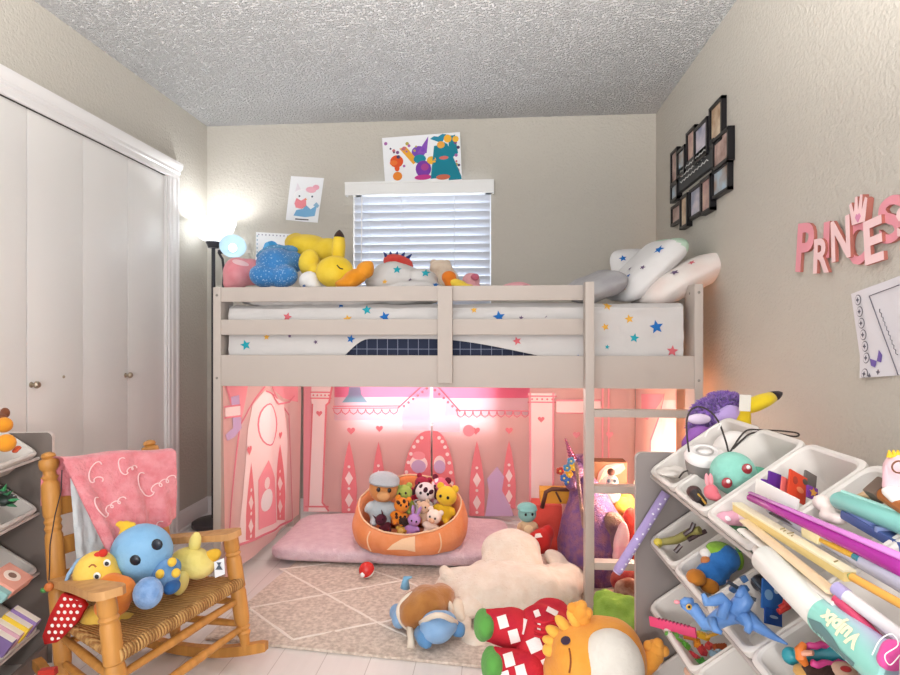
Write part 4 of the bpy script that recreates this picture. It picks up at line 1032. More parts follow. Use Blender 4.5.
B().blob([G(618, 545, D-.12, .05, .04, .09), G(612, 525, D-.1, .06, .04, .06)], seq2, .01, 2).done('wing', t, sharp=0)
# picture box behind
px = P(609, 500, 2.95)
t = thing('toy_box', 'brown picture box with a pink curled mane behind the ladder', 'box', V((px.x, px.y, CZ0-.09)))
zt_, zb_ = P(609, 462, 2.95).z, FZ
B().b2((P(590, 470, 2.95).x, px.y, zb_), (P(627, 470, 2.95).x, px.y+.1, zt_), mat('#8a5e40', .6), .004).done('carton', t)
b = B()
b.prism([(x*.0049, -y*.0049) for x, y in [(-14, 34), (-15, 20), (-12, 8), (-5, 1), (4, -1), (12, -1), (14, 4), (9, 9), (2, 12), (-3, 18), (-2, 26), (2, 34)]], (px.x+.01, px.y-.001, P(609, 464, 2.95).z), (1, 0, 0), (0, 0, 1), .004, mat('#e58a86', .6))
for k in range(5): b.tube([V((px.x+.01-.06+.011*k*1.2, px.y-.006, P(609, 482-3*k, 2.95).z)), V((px.x-.02+.012*k, px.y-.006, P(609, 470-1.2*k, 2.95).z)), V((px.x+.03+.007*k, px.y-.006, P(609, 468-k, 2.95).z))], .003, mat('#f0c7a8', .6), 6)
b.done('picture', t)
t = thing('toy_figure', 'small grey and white figure with round eyes in front of the picture box', 'toy figure', P(612, 490, 2.82))
B().blob([G(612, 482, 2.83, .03, .03, .035), G(612, 493, 2.83, .04, .03, .05)], felt('#d9cfc6'), .007, 2).done('body', t, sharp=0)
B().blob([G(611, 472, 2.83, .02, .02, .018)], felt('#5e3d33'), .006, 2).done('hair', t, sharp=0)
for u in (609, 615): B().ell(P(u, 481, 2.79), .009, plastic('#4f5e66'), None, 10, 8).done('eye', t)
G2 = 'toys piled behind the ladder under the bed'
def pile(label, u, v, d, rx, ry, rz, col, rot=None, name='plush_toy', cat='plush toy', extra=()):
    b = B().blob([G(u, v, d, rx, ry, rz, rot)]+[G(*e) for e in extra], felt(*col) if isinstance(col, tuple) else felt(col), .009, 2); b.wobble(.003, 30, u)
    return tag(b.done(name, sharp=0), label, cat, G2)
toy('teal haired plush doll sitting between the pet bed and the red toys', P(527, 536, 2.86), .16, felt('#d9b894'), felt('#86b8b4'), felt('#f0d9b0'), 'none', None, (0, 0, .2), group=G2, hat=felt('#7fb5b2'))
b = B().blob([G(541, 541, 2.8, .05, .05, .06), G(548, 533, 2.82, .03, .03, .04), G(534, 538, 2.78, .025, .03, .03)], felt('#bf2f2c'), .009, 2); bv = b.bvh(); b.decal(bv, [(-.02, -.006), (.02, -.002), (.012, .012), (-.012, .01)], P(540, 541, 2.7), RX, UZ, felt('#efe3e0'), .003)
tag(b.done('plush_toy', sharp=0), 'bright red plush lying beside the cream plush under the bed', 'plush toy', G2)
t = thing('toy_house', 'open coral red toy house with brown roof by the castle curtain', 'toy', P(546, 522, 3.1))
z0 = FZ
B().b2((P(532, 500, 3.1).x, P(540, 500, 3.1).y, FZ), (P(562, 500, 3.1).x, P(540, 500, 3.1).y+.14, P(540, 505, 3.1).z), felt('#d3544a'), .01).done('wall', t)
B().b2((P(541, 500, 3.1).x, P(540, 500, 3.1).y+.03, P(540, 505, 3.1).z), (P(575, 500, 3.1).x, P(540, 500, 3.1).y+.14, P(540, 492, 3.1).z), mat('#e0a840', .6), .004).done('upper_room', t)
b = B(); b.tube([P(542, 508, 3.08), P(546, 492, 3.08), P(552, 489, 3.08), P(580, 490, 3.08)], .011, mat('#5b3b30', .6), 8); b.done('roof_beam', t, sharp=0)
B().tube([P(556, 492, 3.06), P(561, 502, 3.06)], .006, mat('#5b3b30', .6), 6).done('bracket', t)
pile('yellow toy with red parts beside the unicorn, seen between ladder rungs', 626, 515, 2.9, .06, .05, .11, ('#d9a03f', '#e0b050'), extra=[(622, 505, 2.85, .04, .03, .04)])
pile('pale pink foil toy leaning beside unicorn, above lowest rung', 621, 548, 2.62, .035, .03, .12, ('#e8a8b4', '#f0d0d0'), (0, .1, 0))
pile('deep red plush on the floor between the two lower rungs', 631, 535, 2.75, .05, .05, .13, ('#b5382f', '#c0473a'))
pile('brown and cream toy on floor under the lowest rung', 628, 592, 2.5, .06, .05, .06, ('#7b4a38', '#d8bfae'))
pile('dark red toy on the floor beside the organizer panel', 622, 580, 2.55, .05, .05, .05, ('#8f2a30', '#c7705f'), extra=[(630, 574, 2.55, .03, .03, .03)])
# two unseen globe lights added for the warm glow, behind the organizer
NL = V((.67, 2.78, FZ-.016)); t = thing('small_light', 'added unseen globe light at the ladder end, for warm glow under the bed', 'lamp', NL)
B().lathe([(0, 0), (.05, 0), (.05, .012), (.012, .02), (.01, .40), (0, .4)], NL, plastic('#efe5df'), 20).done('stand', t)
B().ell(NL+V((0, 0, .45)), .05, mat('#ffd9b8', .4, emit=2.5)).done('globe', t)
NL2 = V((.842, 2.78, 0)); t = thing('small_light', 'added unseen globe light between the bed end and right wall, for the wall glow', 'lamp', NL2)
B().lathe([(0, 0), (.032, 0), (.032, .012), (.01, .02), (.008, .53), (0, .53)], NL2, plastic('#efe5df'), 20).done('stand', t)
B().ell(NL2+V((0, 0, .56)), .03, mat('#ffc090', .4, emit=2.5)).done('globe', t)
# ------------------------------------------------------------------ rocking chair
oak = mat('#cc9048', .42, .08, 60, '#b07a3a', 2.2, kind='wood', spec=.4)
oak2 = mat('#cfa06a', .5, .08, 60, '#bd8b58', 2.2, kind='wood', spec=.35)
FRb, FRt = W(-.70, 2.063, .035), W(-.757, 2.07, .43)
FLb, FLt = W(-.858, 1.585, .035), W(-.913, 1.592, .43)
BLb, BLt = W(-1.165, 1.815, .05), P(48, 452, 1.90)
BRb, BRt = W(-.965, 2.115, .05), P(149, 440, 2.15)
ch = thing('rocking_chair', 'small oak rocking chair with woven rush seat standing before the closet', 'rocking chair', (FRb+FLb+BLb+BRb)/4*1.0-V((0, 0, .05)))
def at(a, c, z): return a.lerp(c, (z-a.z)/(c.z-a.z))
leg_prof = [(0, .013), (.06, .015), (.13, .017), (.17, .023), (.19, .018), (.22, .024), (.235, .019), (.26, .024), (.30, .0255), (.52, .026), (.55, .023), (.565, .027), (.6, .026), (.80, .0255), (.83, .022), (.85, .0265), (.87, .022), (.89, .0255), (1, .024)]
for b0, t0 in ((FRb, FRt), (FLb, FLt)): B().turned(b0, t0, leg_prof, oak, 18).done('leg', ch)
bp = [(0, .015), (.06, .019), (.12, .024), (.30, .025), (.40, .026), (.415, .022), (.43, .026), (.445, .022), (.46, .026), (.55, .0255), (.64, .025), (.655, .021), (.67, .025), (.685, .021), (.70, .025), (.715, .021), (.73, .026), (.80, .027), (.86, .026), (.875, .019), (.89, .025), (.90, .019), (.915, .018), (.93, .026), (.95, .029), (.965, .027), (.972, .017), (.98, .021), (.993, .018), (1, .006)]
for b0, t0 in ((BRb, BRt), (BLb, BLt)): B().turned(b0, t0, bp, oak, 18).done('back_post', ch)
zS = .275
SF_L, SF_R, SB_L, SB_R = at(FLb, FLt, zS), at(FRb, FRt, zS), at(BLb, BLt, zS-.02), at(BRb, BRt, zS-.02)
fd = ((SF_L+SF_R)/2-(SB_L+SB_R)/2).normalized(); wd = (SF_R-SF_L).normalized()
def rush():
    m = mat('#b98f5c', .75); m = m.copy(); N = m.node_tree.nodes; L = m.node_tree.links
    tc = N.new('ShaderNodeTexCoord'); mp = N.new('ShaderNodeMapping'); mp.inputs['Rotation'].default_value = (0, 0, -math.atan2(fd.y, fd.x)+.0)
    wv = N.new('ShaderNodeTexWave'); wv.inputs['Scale'].default_value = 30; wv.bands_direction = 'Y'; wv.inputs['Distortion'].default_value = 1.2; wv.inputs['Detail'].default_value = 2
    mx = N.new('ShaderNodeMix'); mx.data_type = 'RGBA'; mx.inputs['A'].default_value = lin('#c4995f'); mx.inputs['B'].default_value = lin('#97693a')
    bpn = N.new('ShaderNodeBump'); bpn.inputs['Strength'].default_value = .7; bpn.inputs['Distance'].default_value = .006
    L.new(tc.outputs['Object'], mp.inputs[0]); L.new(mp.outputs[0], wv.inputs[0]); L.new(wv.outputs['Fac'], mx.inputs['Factor']); L.new(mx.outputs['Result'], N['Principled BSDF'].inputs['Base Color'])
    L.new(wv.outputs['Fac'], bpn.inputs['Height']); L.new(bpn.outputs['Normal'], N['Principled BSDF'].inputs['Normal']); return m
rushm = rush(); U3 = V((0, 0, 1))
b = B(); A0, A1, A2, A3 = SB_L-fd*.01, SB_R-fd*.01, SF_R+fd*.016, SF_L+fd*.016
def seat(i, j):
    p = A0.lerp(A1, i).lerp(A3.lerp(A2, i), j); return p+U3*(.017-.012*math.sin(i*PI)*math.sin(j*PI)-.002*abs(math.sin(i*40)))
b.grid(seat, 60, 40, rushm); b.grid(lambda i, j: seat(i, j)-U3*.03, 20, 12, rushm)
seat_o = b.done('seat', ch, sharp=0)
n = 120
for p, q in ((A3, A2), (A0, A1)):
    b = B(); b.tube([p.lerp(q, k/n) for k in range(n+1)], [.0185+.0018*math.sin(k*PI/1.5) for k in range(n+1)], rushm, 12); b.done('seat_roll', seat_o, sharp=0)
for p, q in ((A0, A3), (A1, A2)):
    b = B(); b.tube([p.lerp(q, k/60) for k in range(61)], [.016+.0012*math.sin(k*PI/1.5) for k in range(61)], rushm, 12); b.done('seat_roll', seat_o, sharp=0)
# arms
def arm(f, t_, bk, sgn):
    f0 = f+U3*.012+fd*.035; e = at(bk[0], bk[1], f.z-(.045 if sgn > 0 else .075))+U3*.012; d = (f0-e); L_ = d.length; d.normalize(); s = U3.cross(d).normalized(); b = B()
    prof = [(0, .024), (.1, .028), (.5, .03), (.75, .038), (.9, .042), (.97, .036), (1.0, .022)]
    poly = [(x*L_, w) for x, w in prof]+[(x*L_, -w) for x, w in prof[::-1]]
    b.prism(poly, e-U3*.011, d, s, .022, oak2); return b.done('armrest', ch, sharp=40)
arm(FRt, 0, (BRb, BRt), 1); arm(FLt, 0, (BLb, BLt), -1)
# stretchers
def rung(p, q, r=.0115):
    B().turned(p, q, [(0, r*.75), (.1, r*.9), (.5, r*1.15), (.9, r*.9), (1, r*.75)], oak, 12).done('stretcher', ch)
for z in (.215, .12): rung(at(FLb, FLt, z), at(FRb, FRt, z), .0125)
for z in (.205, .13):
    rung(at(FRb, FRt, z), at(BRb, BRt, z)); rung(at(FLb, FLt, z), at(BLb, BLt, z))
rung(at(BLb, BLt, .18), at(BRb, BRt, .18))
# back slats
def slat(z, h):
    p, q = at(BLb, BLt, z), at(BRb, BRt, z); n_ = 12; d = (q-p).normalized(); nb = V((-fd.x, -fd.y, 0)); b = B()
    def g(i, j): return p.lerp(q, i)+nb*(.02*math.sin(i*PI))+V((0, 0, (j-.5)*h))
    b.grid(g, 14, 4, oak); b.grid(lambda i, j: g(i, j)+nb*.012, 14, 4, oak); 
    b.tube([g(k/n_, 1)+nb*.006 for k in range(n_+1)], .0065, oak, 8); b.tube([g(k/n_, 0)+nb*.006 for k in range(n_+1)], .0065, oak, 8); b.done('back_slat', ch, sharp=0)
for z, h in ((.665, .05), (.58, .045), (.46, .045), (.36, .045)): slat(z, h)
# rockers
for f, k in ((FRb, BRb), (FLb, BLb)):
    d = (f-k); d.z = 0; L_ = d.length; d.normalize(); f0 = f+d*.075; k0 = k-d*.22; f0.z = k0.z = 0; n_ = 24; b = B(); s = U3.cross(d)*.013
    Lr = (f0-k0).length; cz = .62*Lr
    def zc(t): return .004+.042*(2*t-1.0)**2*1.05
    vs = []; fs = []
    for i in range(n_+1):
        t = i/n_; p = k0.lerp(f0, t); z = zc(t); hh = .020 if 0 < t < 1 else .016
        vs += [p+s+U3*(z), p-s+U3*(z), p-s+U3*(z+hh*1.7), p+s+U3*(z+hh*1.7)]
    for i in range(n_):
        a = 4*i; c = a+4
        for j in range(4): fs.append((a+j, a+(j+1) % 4, c+(j+1) % 4, c+j))
    fs += [(3, 2, 1, 0), tuple(4*n_+j for j in range(4))]
    b.raw(vs, fs, oak); bmesh.ops.recalc_face_normals(b.bm, faces=list(b.bm.faces)); b.done('rocker', ch)
# pale cloth behind the blanket
def drape(pixs, dl, dr, m, off, wob, nu=50, nv=36):
    """pixs: top-left, top-right, bottom-left, bottom-right corners of the hanging cloth"""
    tl, tr, bl_, br2 = pixs; b = B()
    def g(i, j):
        u = (tl[0]*(1-i)+tr[0]*i)*(1-j)+(bl_[0]*(1-i)+br2[0]*i)*j; v = (tl[1]*(1-i)+tr[1]*i)*(1-j)+(bl_[1]*(1-i)+br2[1]*i)*j
        v += 1.2*math.sin(i*9)*(1-j)
        p = P(u, v, dl*(1-i)+dr*i); f = (.35+.65*j)
        fo = wob*f*(math.sin(i*15+j*1.5)+.6*math.sin(i*27-j*2))+.004*noise.noise(V((i*12, j*12, 4)))
        return p+fd*(off+fo+.03*j*0)-V((0, 0, 0))
    b.grid(g, nu, nv, m); return b, g
b, g = drape(((66, 478), (120, 470), (74, 585), (120, 575)), 1.905, 2.03, cloth('#cfd6d8', '#dcdfe0'), .028, .004)
b.grid(lambda i, j: g(i, j)-fd*.006, 50, 36, cloth('#cfd6d8', '#dcdfe0'))
o = b.done('cloth', sharp=0); tag(o, 'pale blue grey cloth hanging on the rocking chair back under the pink blanket', 'cloth')
pkm = mat('#d47a82', .95, .5, 110, '#de9298', 30, sheen=.4, spec=.05)
b, g = drape(((55, 461), (166, 452), (101, 557), (168, 517)), 1.885, 2.12, pkm, .050, .010)
g0 = g
b.grid(lambda i, j: g0(i, j)-fd*.008, 50, 36, pkm)
def over(i, j):   # the fold over the top rail and down behind
    p = g0(i, 0); a = j*PI; r = .038
    if j < .5: return p-fd*(r*(1-math.cos(j*2*PI/1)))*.98+U3*(.016*math.sin(j*2*PI))
    return p-fd*(.076+.004*math.sin(i*14))-U3*((j-.5)*.30*(.9-.3*i)+.0)+wd*(-.032*min(1, (j-.5)*5)*(1-i))
b.grid(over, 50, 24, pkm); bv = b.bvh(); wt = cloth('#f0cfd0')
nd = fd.copy(); nd.z = .15
xd = U3.cross(nd).normalized(); 
def script_word(u, v, sz, rot, nloop=3):
    """a big C and running loops, drawn as one thread on the cloth"""
    p = P(u, v, 1.885+.235*(u-55)/111)+fd*.05; X = xd*math.cos(rot)+U3*math.sin(rot); Yv = U3*math.cos(rot)-xd*math.sin(rot)
    path = [(.45*math.cos(a)+.05, .95*math.sin(a)+.25) for a in [math.radians(55+k*13) for k in range(20)]]
    x0, y0 = path[-1]
    for k in range(1, 12*nloop):
        t = k/12*2*PI; path.append((x0+.085*t-.20*math.sin(t), y0*max(0, 1-k/8)+(-.40)*min(1, k/8)+.26*(1-math.cos(t))*.75))
    pts = []
    for a, e in path:
        q = p+X*a*sz+Yv*e*sz; h = bv.ray_cast(q+nd*.25, -nd.normalized(), .5)
        if h[0] is not None: pts.append(h[0]+nd*.0012)
        elif len(pts) > 3: break
    if len(pts) > 3: b.tube(pts, .0019, wt, 6)
for u, v, sz, rot, nl in ((84, 509, .038, .42, 3), (135, 487, .046, .33, 3), (82, 474, .036, -.5, 1), (150, 530, .034, .5, 2), (112, 535, .034, .5, 2), (112, 468, .030, .1, 2)): script_word(u, v, sz, rot, nl)
o = b.done('blanket', sharp=0); tag(o, 'pink blanket with white script writing draped over the rocking chair back', 'blanket')
# cord with a bead charm on the chair post
t = thing('hanging_charm', 'dark cord with small orange and green charm hanging on rocking chair left post', 'ornament', P(48, 592, 1.80))
B().tube([P(62, 470, 1.865), P(61, 492, 1.855), P(55, 515, 1.835), P(50, 545, 1.80), P(49.5, 570, 1.79), P(49, 580, 1.785)], .0018, mat('#33262a', .6), 6).done('cord', t)
B().blob([(P(49, 587, 1.785), (.014, .012, .014), None)], mat('#c4703a', .5), .004, 1).done('bead', t); B().ell(P(44, 590, 1.785), (.010, .009, .008), mat('#4c8a48', .5)).done('leaf', t)
# ---- plush toys on the seat
SZ = zS+.014
def SP(u, v, d): return P(u, v, d)
t = thing('plush_toy', 'yellow duck plush with big orange bill slumped on the rocking chair', 'plush toy', at(FLb, FLt, SZ).lerp(at(BLb, BLt, SZ), .4)+wd*.06)
yel = felt('#e8c04a', '#efcd66'); D = 1.80
b = B().blob([G(96, 573, D, .062, .06, .065), G(104, 582, D-.02, .05, .05, .05)], yel, .008, 3); bv = b.bvh(); b.done('head', t, sharp=0)
B().blob([G(118, 592, D-.05, .050, .05, .046), G(110, 584, D-.05, .03, .045, .03), G(112, 606, D-.05, .05, .045, .03)], felt('#e07f34', '#e68d45'), .008, 3).done('bill', t, sharp=0)
B().blob([G(100, 618, D+.0, .055, .05, .04), G(118, 622, D+.01, .07, .05, .02)], yel, .008, 3).done('body', t, sharp=0)
for q in ((97, 576), (107, 563)):
    h_ = bv.ray_cast(P(q[0], q[1], D-.4), -vd)[0] or P(q[0], q[1], D-.06)
    b = B(); eye(b, h_, .011, vd, plastic('#f2efe8', .2)); e_ = b.done('eye', t); b = B(); eye(b, h_+vd*.005+RX*.002, .0065, vd, plastic('#28303c', .2)); b.done('pupil', e_)
b = B(); b.tube([P(89+2.4*k, 567-2.5*math.sin(k*PI/3), D-.066) for k in range(4)], .0022, mat('#a5542c', .6), 6); b.done('eyebrow', t)
for k, (u, v) in enumerate(((85, 564), (91, 558), (98, 556), (103, 553))): B().ell(P(u, v, D-.01), (.013, .013, .012), felt('#cf3a2f')).done('comb_tuft', t)
B().tube([P(90, 556, D+.01), P(78, 561, D), P(69, 574, D-.02), P(63, 590, D-.03)], [.014, .014, .012, .010], felt('#8fb0d4'), 12, .5).done('ribbon', t, sharp=0)
dot = mat('#c22c2c', .85, .1, 100, spec=.1); dotw = felt('#f2e4de'); b = B()
cl = [(66, 592), (84, 598), (88, 605), (80, 620), (62, 638), (50, 640), (48, 632), (55, 612)]
cen = P(68, 617, D-.05)
poly = [((u-68)*D/FPX, -(v-617)*D/FPX) for u, v in cl]
b.prism(poly[::-1] if False else poly, cen, RX, UZ, .022, dot); bv = b.bvh()
bmesh.ops.recalc_face_normals(b.bm, faces=list(b.bm.faces)); bv = b.bvh()
for i in range(6):
    for j in range(7):
        u, v = 49+i*6.2+(j % 2)*3.1, 597+j*6.6; x, y = (u-68)*D/FPX, -(v-617)*D/FPX
        ins = False
        for k in range(len(poly)):
            (x1, y1), (x2, y2) = poly[k], poly[k-1]
            if (y1 > y) != (y2 > y) and x < (x2-x1)*(y-y1)/(y2-y1)+x1: ins = not ins
        if ins: b.decal(bv, disc(.0052, n=12), P(u, v, D-.06), RX, UZ, dotw, .0012)
b.done('dotted_cloth', t, sharp=0)
# blue round headed plush
t = thing('plush_toy', 'blue plush with round head, black button eyes and yellow tuft on the rocking chair', 'plush toy', at(FLb, FLt, SZ).lerp(at(FRb, FRt, SZ), .45)-fd*.12)
sky = felt('#7fb0d8', '#8dbce0'); D = 1.90
b = B().blob([G(142, 552, D, .094, .085, .088), G(140, 560, D-.01, .088, .08, .075)], sky, .010, 3); bv = b.bvh(); b.done('head', t, sharp=0)
for q in ((135, 560.5), (157, 544.5)):
    h_ = bv.ray_cast(P(q[0], q[1], D-.4), -vd); n_ = h_[1] if h_[0] else vd
    b = B(); eye(b, h_[0] if h_[0] else P(q[0], q[1], D-.08), .0175, n_, plastic('#1f2733', .25)); b.done('eye', t)
B().blob([G(126, 528, D, .018, .018, .024), G(120, 524, D, .014, .014, .010), G(131, 525, D, .016, .014, .010), G(126, 534, D, .024, .02, .014)], felt('#e6bc3c'), .006, 2).done('tuft', t, sharp=0)
B().blob([G(166, 575, D-.03, .042, .045, .05), G(172, 568, D-.03, .025, .035, .03)], felt('#4f7fb4', '#7fa8d0'), .007, 2).done('body', t, sharp=0)
for u, v in ((160, 574), (172, 562), (176, 573)): B().ell(P(u, v, D-.07), (.013, .014, .014), felt('#e6c04a'), None, 12, 8).done('spot', t)
b = B().blob([G(148, 593, D-.16, .042, .04, .046)], mat('#6f96c8', .95, .5, 90, '#8bacd8', 40, sheen=.3), .008, 2); b.done('foot', t, sharp=0)
B().blob([G(172, 587, D-.06, .022, .035, .02)], felt('#2f5f9a'), .006, 2).done('foot', t, sharp=0)
# pale yellow plush
t = thing('plush_toy', 'pale yellow plush lying on its front at the right arm of the rocking chair', 'plush toy', at(FRb, FRt, SZ).lerp(at(BRb, BRt, SZ), .45)-wd*.05)
py_ = felt('#e0cf72', '#e8d98a'); D = 2.02
b = B().blob([G(190, 562, D, .070, .06, .050), G(200, 566, D, .05, .06, .04), G(179, 565, D, .04, .05, .04)], py_, .008, 3); b.done('body', t, sharp=0)
B().ell(P(195, 543, D), (.020, .018, .038), py_, (0, .2, 0)).done('ear', t); B().ell(P(181, 583, D-.06), (.022, .03, .040), py_, (0, .25, 0)).done('leg', t)
B().ell(P(212, 556, D+.01), (.034, .018, .022), felt('#e0b23c'), (0, -.5, 0)).done('ear', t)
b = B(); pq = [P(214, 562, D-.04), P(224, 558, D-.04), P(225, 574, D-.04), P(215, 578, D-.04)]
b.raw([p for p in pq]+[p-vd*.001 for p in pq], [(3, 2, 1, 0), (4, 5, 6, 7), (0, 1, 5, 4), (1, 2, 6, 5), (2, 3, 7, 6), (3, 0, 4, 7)], paper)
tg = b.done('tag', t); b = B(); b.prism([(-.012, -.012), (.012, -.012), (0, .006)], P(219, 566, D-.045), RX, UZ, .001, mat('#5a6470', .6)); b.prism([(-.008, .012), (.008, .012), (0, 0)][::-1], P(219, 566, D-.045), RX, UZ, .001, mat('#5a6470', .6)); b.done('mark', tg)
# ------------------------------------------------------------------ toy organizers
bin_m = mat('#e4ded8', .35, spec=.4, transl=.12)
def rrect(L, T, inset, r=.026, n=5):
    out = []; x0, y0, x1, y1 = inset, inset, L-inset, T-inset; r = max(.004, r-inset*.5)
    for cx_, cy_, a0 in ((x1-r, y1-r, 0), (x0+r, y1-r, 90), (x0+r, y0+r, 180), (x1-r, y0+r, 270)):
        for k in range(n):
            a = math.radians(a0+90*k/(n-1)); out.append((cx_+r*math.cos(a), cy_+r*math.sin(a)))
    return out
def make_bin(L, T, D):
    b = B(); loops = [(.024, -D), (.005, -.016), (-.004, -.016), (-.005, -.008), (-.005, -.001), (-.001, .002), (.004, .002), (.0085, -.002), (.027, -D+.005)]
    vs = []; n = None; fs = []
    for ins, z in loops:
        lp = rrect(L, T, ins); n = len(lp); vs += [V((x, y, z)) for x, y in lp]
    for i in range(len(loops)-1):
        for j in range(n): fs.append((i*n+j, i*n+(j+1) % n, (i+1)*n+(j+1) % n, (i+1)*n+j))
    fs += [tuple(range(n))[::-1], tuple(range((len(loops)-1)*n, len(loops)*n))]
    b.raw(vs, fs, bin_m); return b
class Organizer:
    def __init__(s, label, o, along, wall, rows, nb, pitch, gap, depth, board, edge_c):
        s.o = V((o.x, o.y, 0)); s.a = along.normalized(); s.w = wall.normalized(); s.rows = rows; s.pitch = pitch; s.gap = gap
        s.nb = nb; s.proto = {}; t = thing('toy_organizer', label, 'toy organizer', s.o+s.a*(nb*pitch/2)+s.w*depth/2); s.t = t
        T = .018; L = gap+nb*pitch+gap; s.L = L
        bm = mat(board, .6); em = mat(edge_c, .5)
        for k in (0, 1):
            p0 = s.o+s.a*(-T if k == 0 else L); b = B(); r = .02; H = .79
            poly = [(0, 0), (depth, 0)]+[(depth-r+r*math.cos(a*PI/12), H-r+r*math.sin(a*PI/12)) for a in range(7)]+[(r-r*math.sin(a*PI/12), H-r+r*math.cos(a*PI/12)) for a in range(7)]
            b.prism(poly, p0, s.w, V((0, 0, 1)), T if s.w.cross(V((0, 0, 1))).dot(s.a) > 0 else -T, bm, em); b.done('side_panel', t, sharp=30)
        b = B(); b.tube([s.o+s.w*depth*.5+V((0, 0, .07)), s.o+s.w*depth*.5+V((0, 0, .07))+s.a*L], .007, em, 8); b.done('cross_bar', t)
        b = B(); q = s.o+V((0, 0, .035))+s.w*.02
        b.box(q+s.a*L/2, (L, .014, .06), bm, Matrix((s.a, s.w, V((0, 0, 1)))).transposed(), .003); b.done('foot_rail', t)
        s.tilt = (s.w*.19+V((0, 0, .134))).normalized(); s.n = s.a.cross(s.tilt).normalized(); s.n = s.n if s.n.z > 0 else -s.n
        for z in rows:
            for f in (-.004, .259):
                p = s.o+V((0, 0, z))+s.w*.033+s.tilt*f-s.n*.026
                B().tube([p, p+s.a*L], .0055, em, 8).done('dowel', t)
    def bin(s, r, i, label='', pitch=None):
        pt = pitch or s.pitch
        p = s.o+s.a*(s.gap+i*pt+.003)+V((0, 0, s.rows[r]))+s.w*.033
        R = Matrix((s.a, s.tilt, s.a.cross(s.tilt))).transposed()
        if s.a.cross(s.tilt).z < 0:   # mirrored side: start from the other end
            p = p+s.a*(pt-.006); R = Matrix((-s.a, s.tilt, (-s.a).cross(s.tilt))).transposed()
        if pt not in s.proto:
            o = make_bin(pt-.006, .255, .095).done('storage_bin', local=True); s.proto[pt] = o
        else:
            o = s.proto[pt].copy(); COL.objects.link(o)
        o.location = p; o.rotation_euler = R.to_euler(); return tag(o, label, 'storage bin', s.group)
oR = W(.527, 1.70, 0)
OR = Organizer('grey sided toy organizer with tilted white bins along the right wall', oR, W(-.045, -1, 0)-W(0, 0, 0), W(1, -.045, 0)-W(0, 0, 0), [.746, .552, .368, .18], 5, .205, .018, .33, '#8d8582', '#b5ada8'); OR.group = 'white bins of the right toy organizer'
ordn = ['farthest', 'second from the bed', 'third from the bed', 'fourth from the bed', 'nearest to the picture edge']
rown = ['top', 'second', 'third', 'bottom']
for r in range(4):
    for i in range(5 if r < 2 else 3): OR.bin(r, i, '%swhite plastic bin in the %s row of right organizer, %s' % ('' if r < 2 else 'wide ', rown[r], ordn[i] if r < 2 else ['farthest', 'in the middle', 'nearest to the viewer'][i]), None if r < 2 else 1.025/3)
oL = W(-1.366, 2.06, 0); aL = W(.124, -.992, 0)-W(0, 0, 0); wL = W(-.992, -.124, 0)-W(0, 0, 0)
OL = Organizer('brown grey toy organizer with white bins at left before the closet door', oL, aL, wL, [.726, .536, .332, .135], 4, .215, .02, .285, '#7d736d', '#d9d0cb'); OL.group = 'white bins of the left toy organizer'
for r in range(4):
    for i in range(2): OL.bin(r, i, 'white plastic bin in the %s row of left organizer, %s' % (rown[r], ['beside the rocking chair', 'cut off by the picture edge'][i]))

def mesh_thing(b, name, label, cat, group=None, sharp=35): return tag(b.done(name, sharp=sharp), label, cat, group)
def bar(b, p, q, w, h, m, up=UZ, bev=.0015):
    d = (q-p); L = d.length; d.normalize(); s_ = d.cross(up).normalized(); u_ = s_.cross(d)
    b.box((p+q)/2, (L, w, h), m, Matrix((d, s_, u_)).transposed(), bev)
# ---- left organizer contents
b = B(); b.ell(P(4, 425, 1.88), .024, felt('#e2962f')); mesh_thing(b, 'toy_ball', 'upper orange toy ball in the top bin of the left organizer', 'ball')
b = B(); b.ell(P(6, 443, 1.83), .027, felt('#e2962f')); mesh_thing(b, 'toy_ball', 'lower orange toy ball in the top bin of left organizer, nearer the lip', 'ball')
b = B().blob([G(5, 413, 1.92, .016, .012, .018), G(1, 418, 1.9, .02, .012, .014)], felt('#7a4a34'), .005, 2); mesh_thing(b, 'toy_figure', 'small brown toy behind the orange balls in the left organizer', 'toy figure', None, 0)
b = B().blob([G(18, 448, 1.87, .010, .010, .008), G(15, 451, 1.86, .010, .008, .007)], felt('#c65a3a'), .004, 2); mesh_thing(b, 'toy_piece', 'tiny red orange toy piece beside the orange balls', 'toy', None, 0)
t = thing('toy_dragon', 'black and green spiky toy in the second bin of the left organizer', 'toy', P(9, 510, 1.84))
B().blob([G(6, 500, 1.84, .03, .03, .018), G(2, 492, 1.85, .02, .02, .02)], plastic('#23302a'), .005, 1).done('body', t)
for k, (u, v, a) in enumerate(((8, 494, .6), (13, 500, .1), (11, 505, -.3), (4, 490, 1.2), (0, 503, .3))): 
    p = P(u, v, 1.82); B().tube([p-RX*.012, p, p+RX*.020*math.cos(a)+UZ*.020*math.sin(a)], [.004, .010, .001], plastic('#3d9a62' if k % 2 else '#2f6f4a'), 8, .5).done('leaf', t)
t = thing('toy_box', 'small pink box with a round picture in third bin of left organizer', 'box', P(9, 586, 1.78))
c0 = P(9, 580, 1.79); Rb = Matrix((aL.normalized(), OL.tilt, OL.n)).transposed()
B().box(c0, (.10, .085, .03), mat('#e3a08e', .5), Rb, .003).done('carton', t)
nn = Rb @ V((0, 0, 1)); nn = nn if nn.z > 0 else -nn
b = B(); x_, y_ = axis_frame(nn); b.lathe([(0, .0165), (.024, .0165), (.024, .014)], c0, mat('#f1ddd0', .5), 20, Matrix((x_, y_, nn)).transposed()); b.lathe([(0, .0175), (.012, .0175), (.012, .014)], c0, mat('#8b6a5c', .5), 16, Matrix((x_, y_, nn)).transposed()); b.done('picture', t)
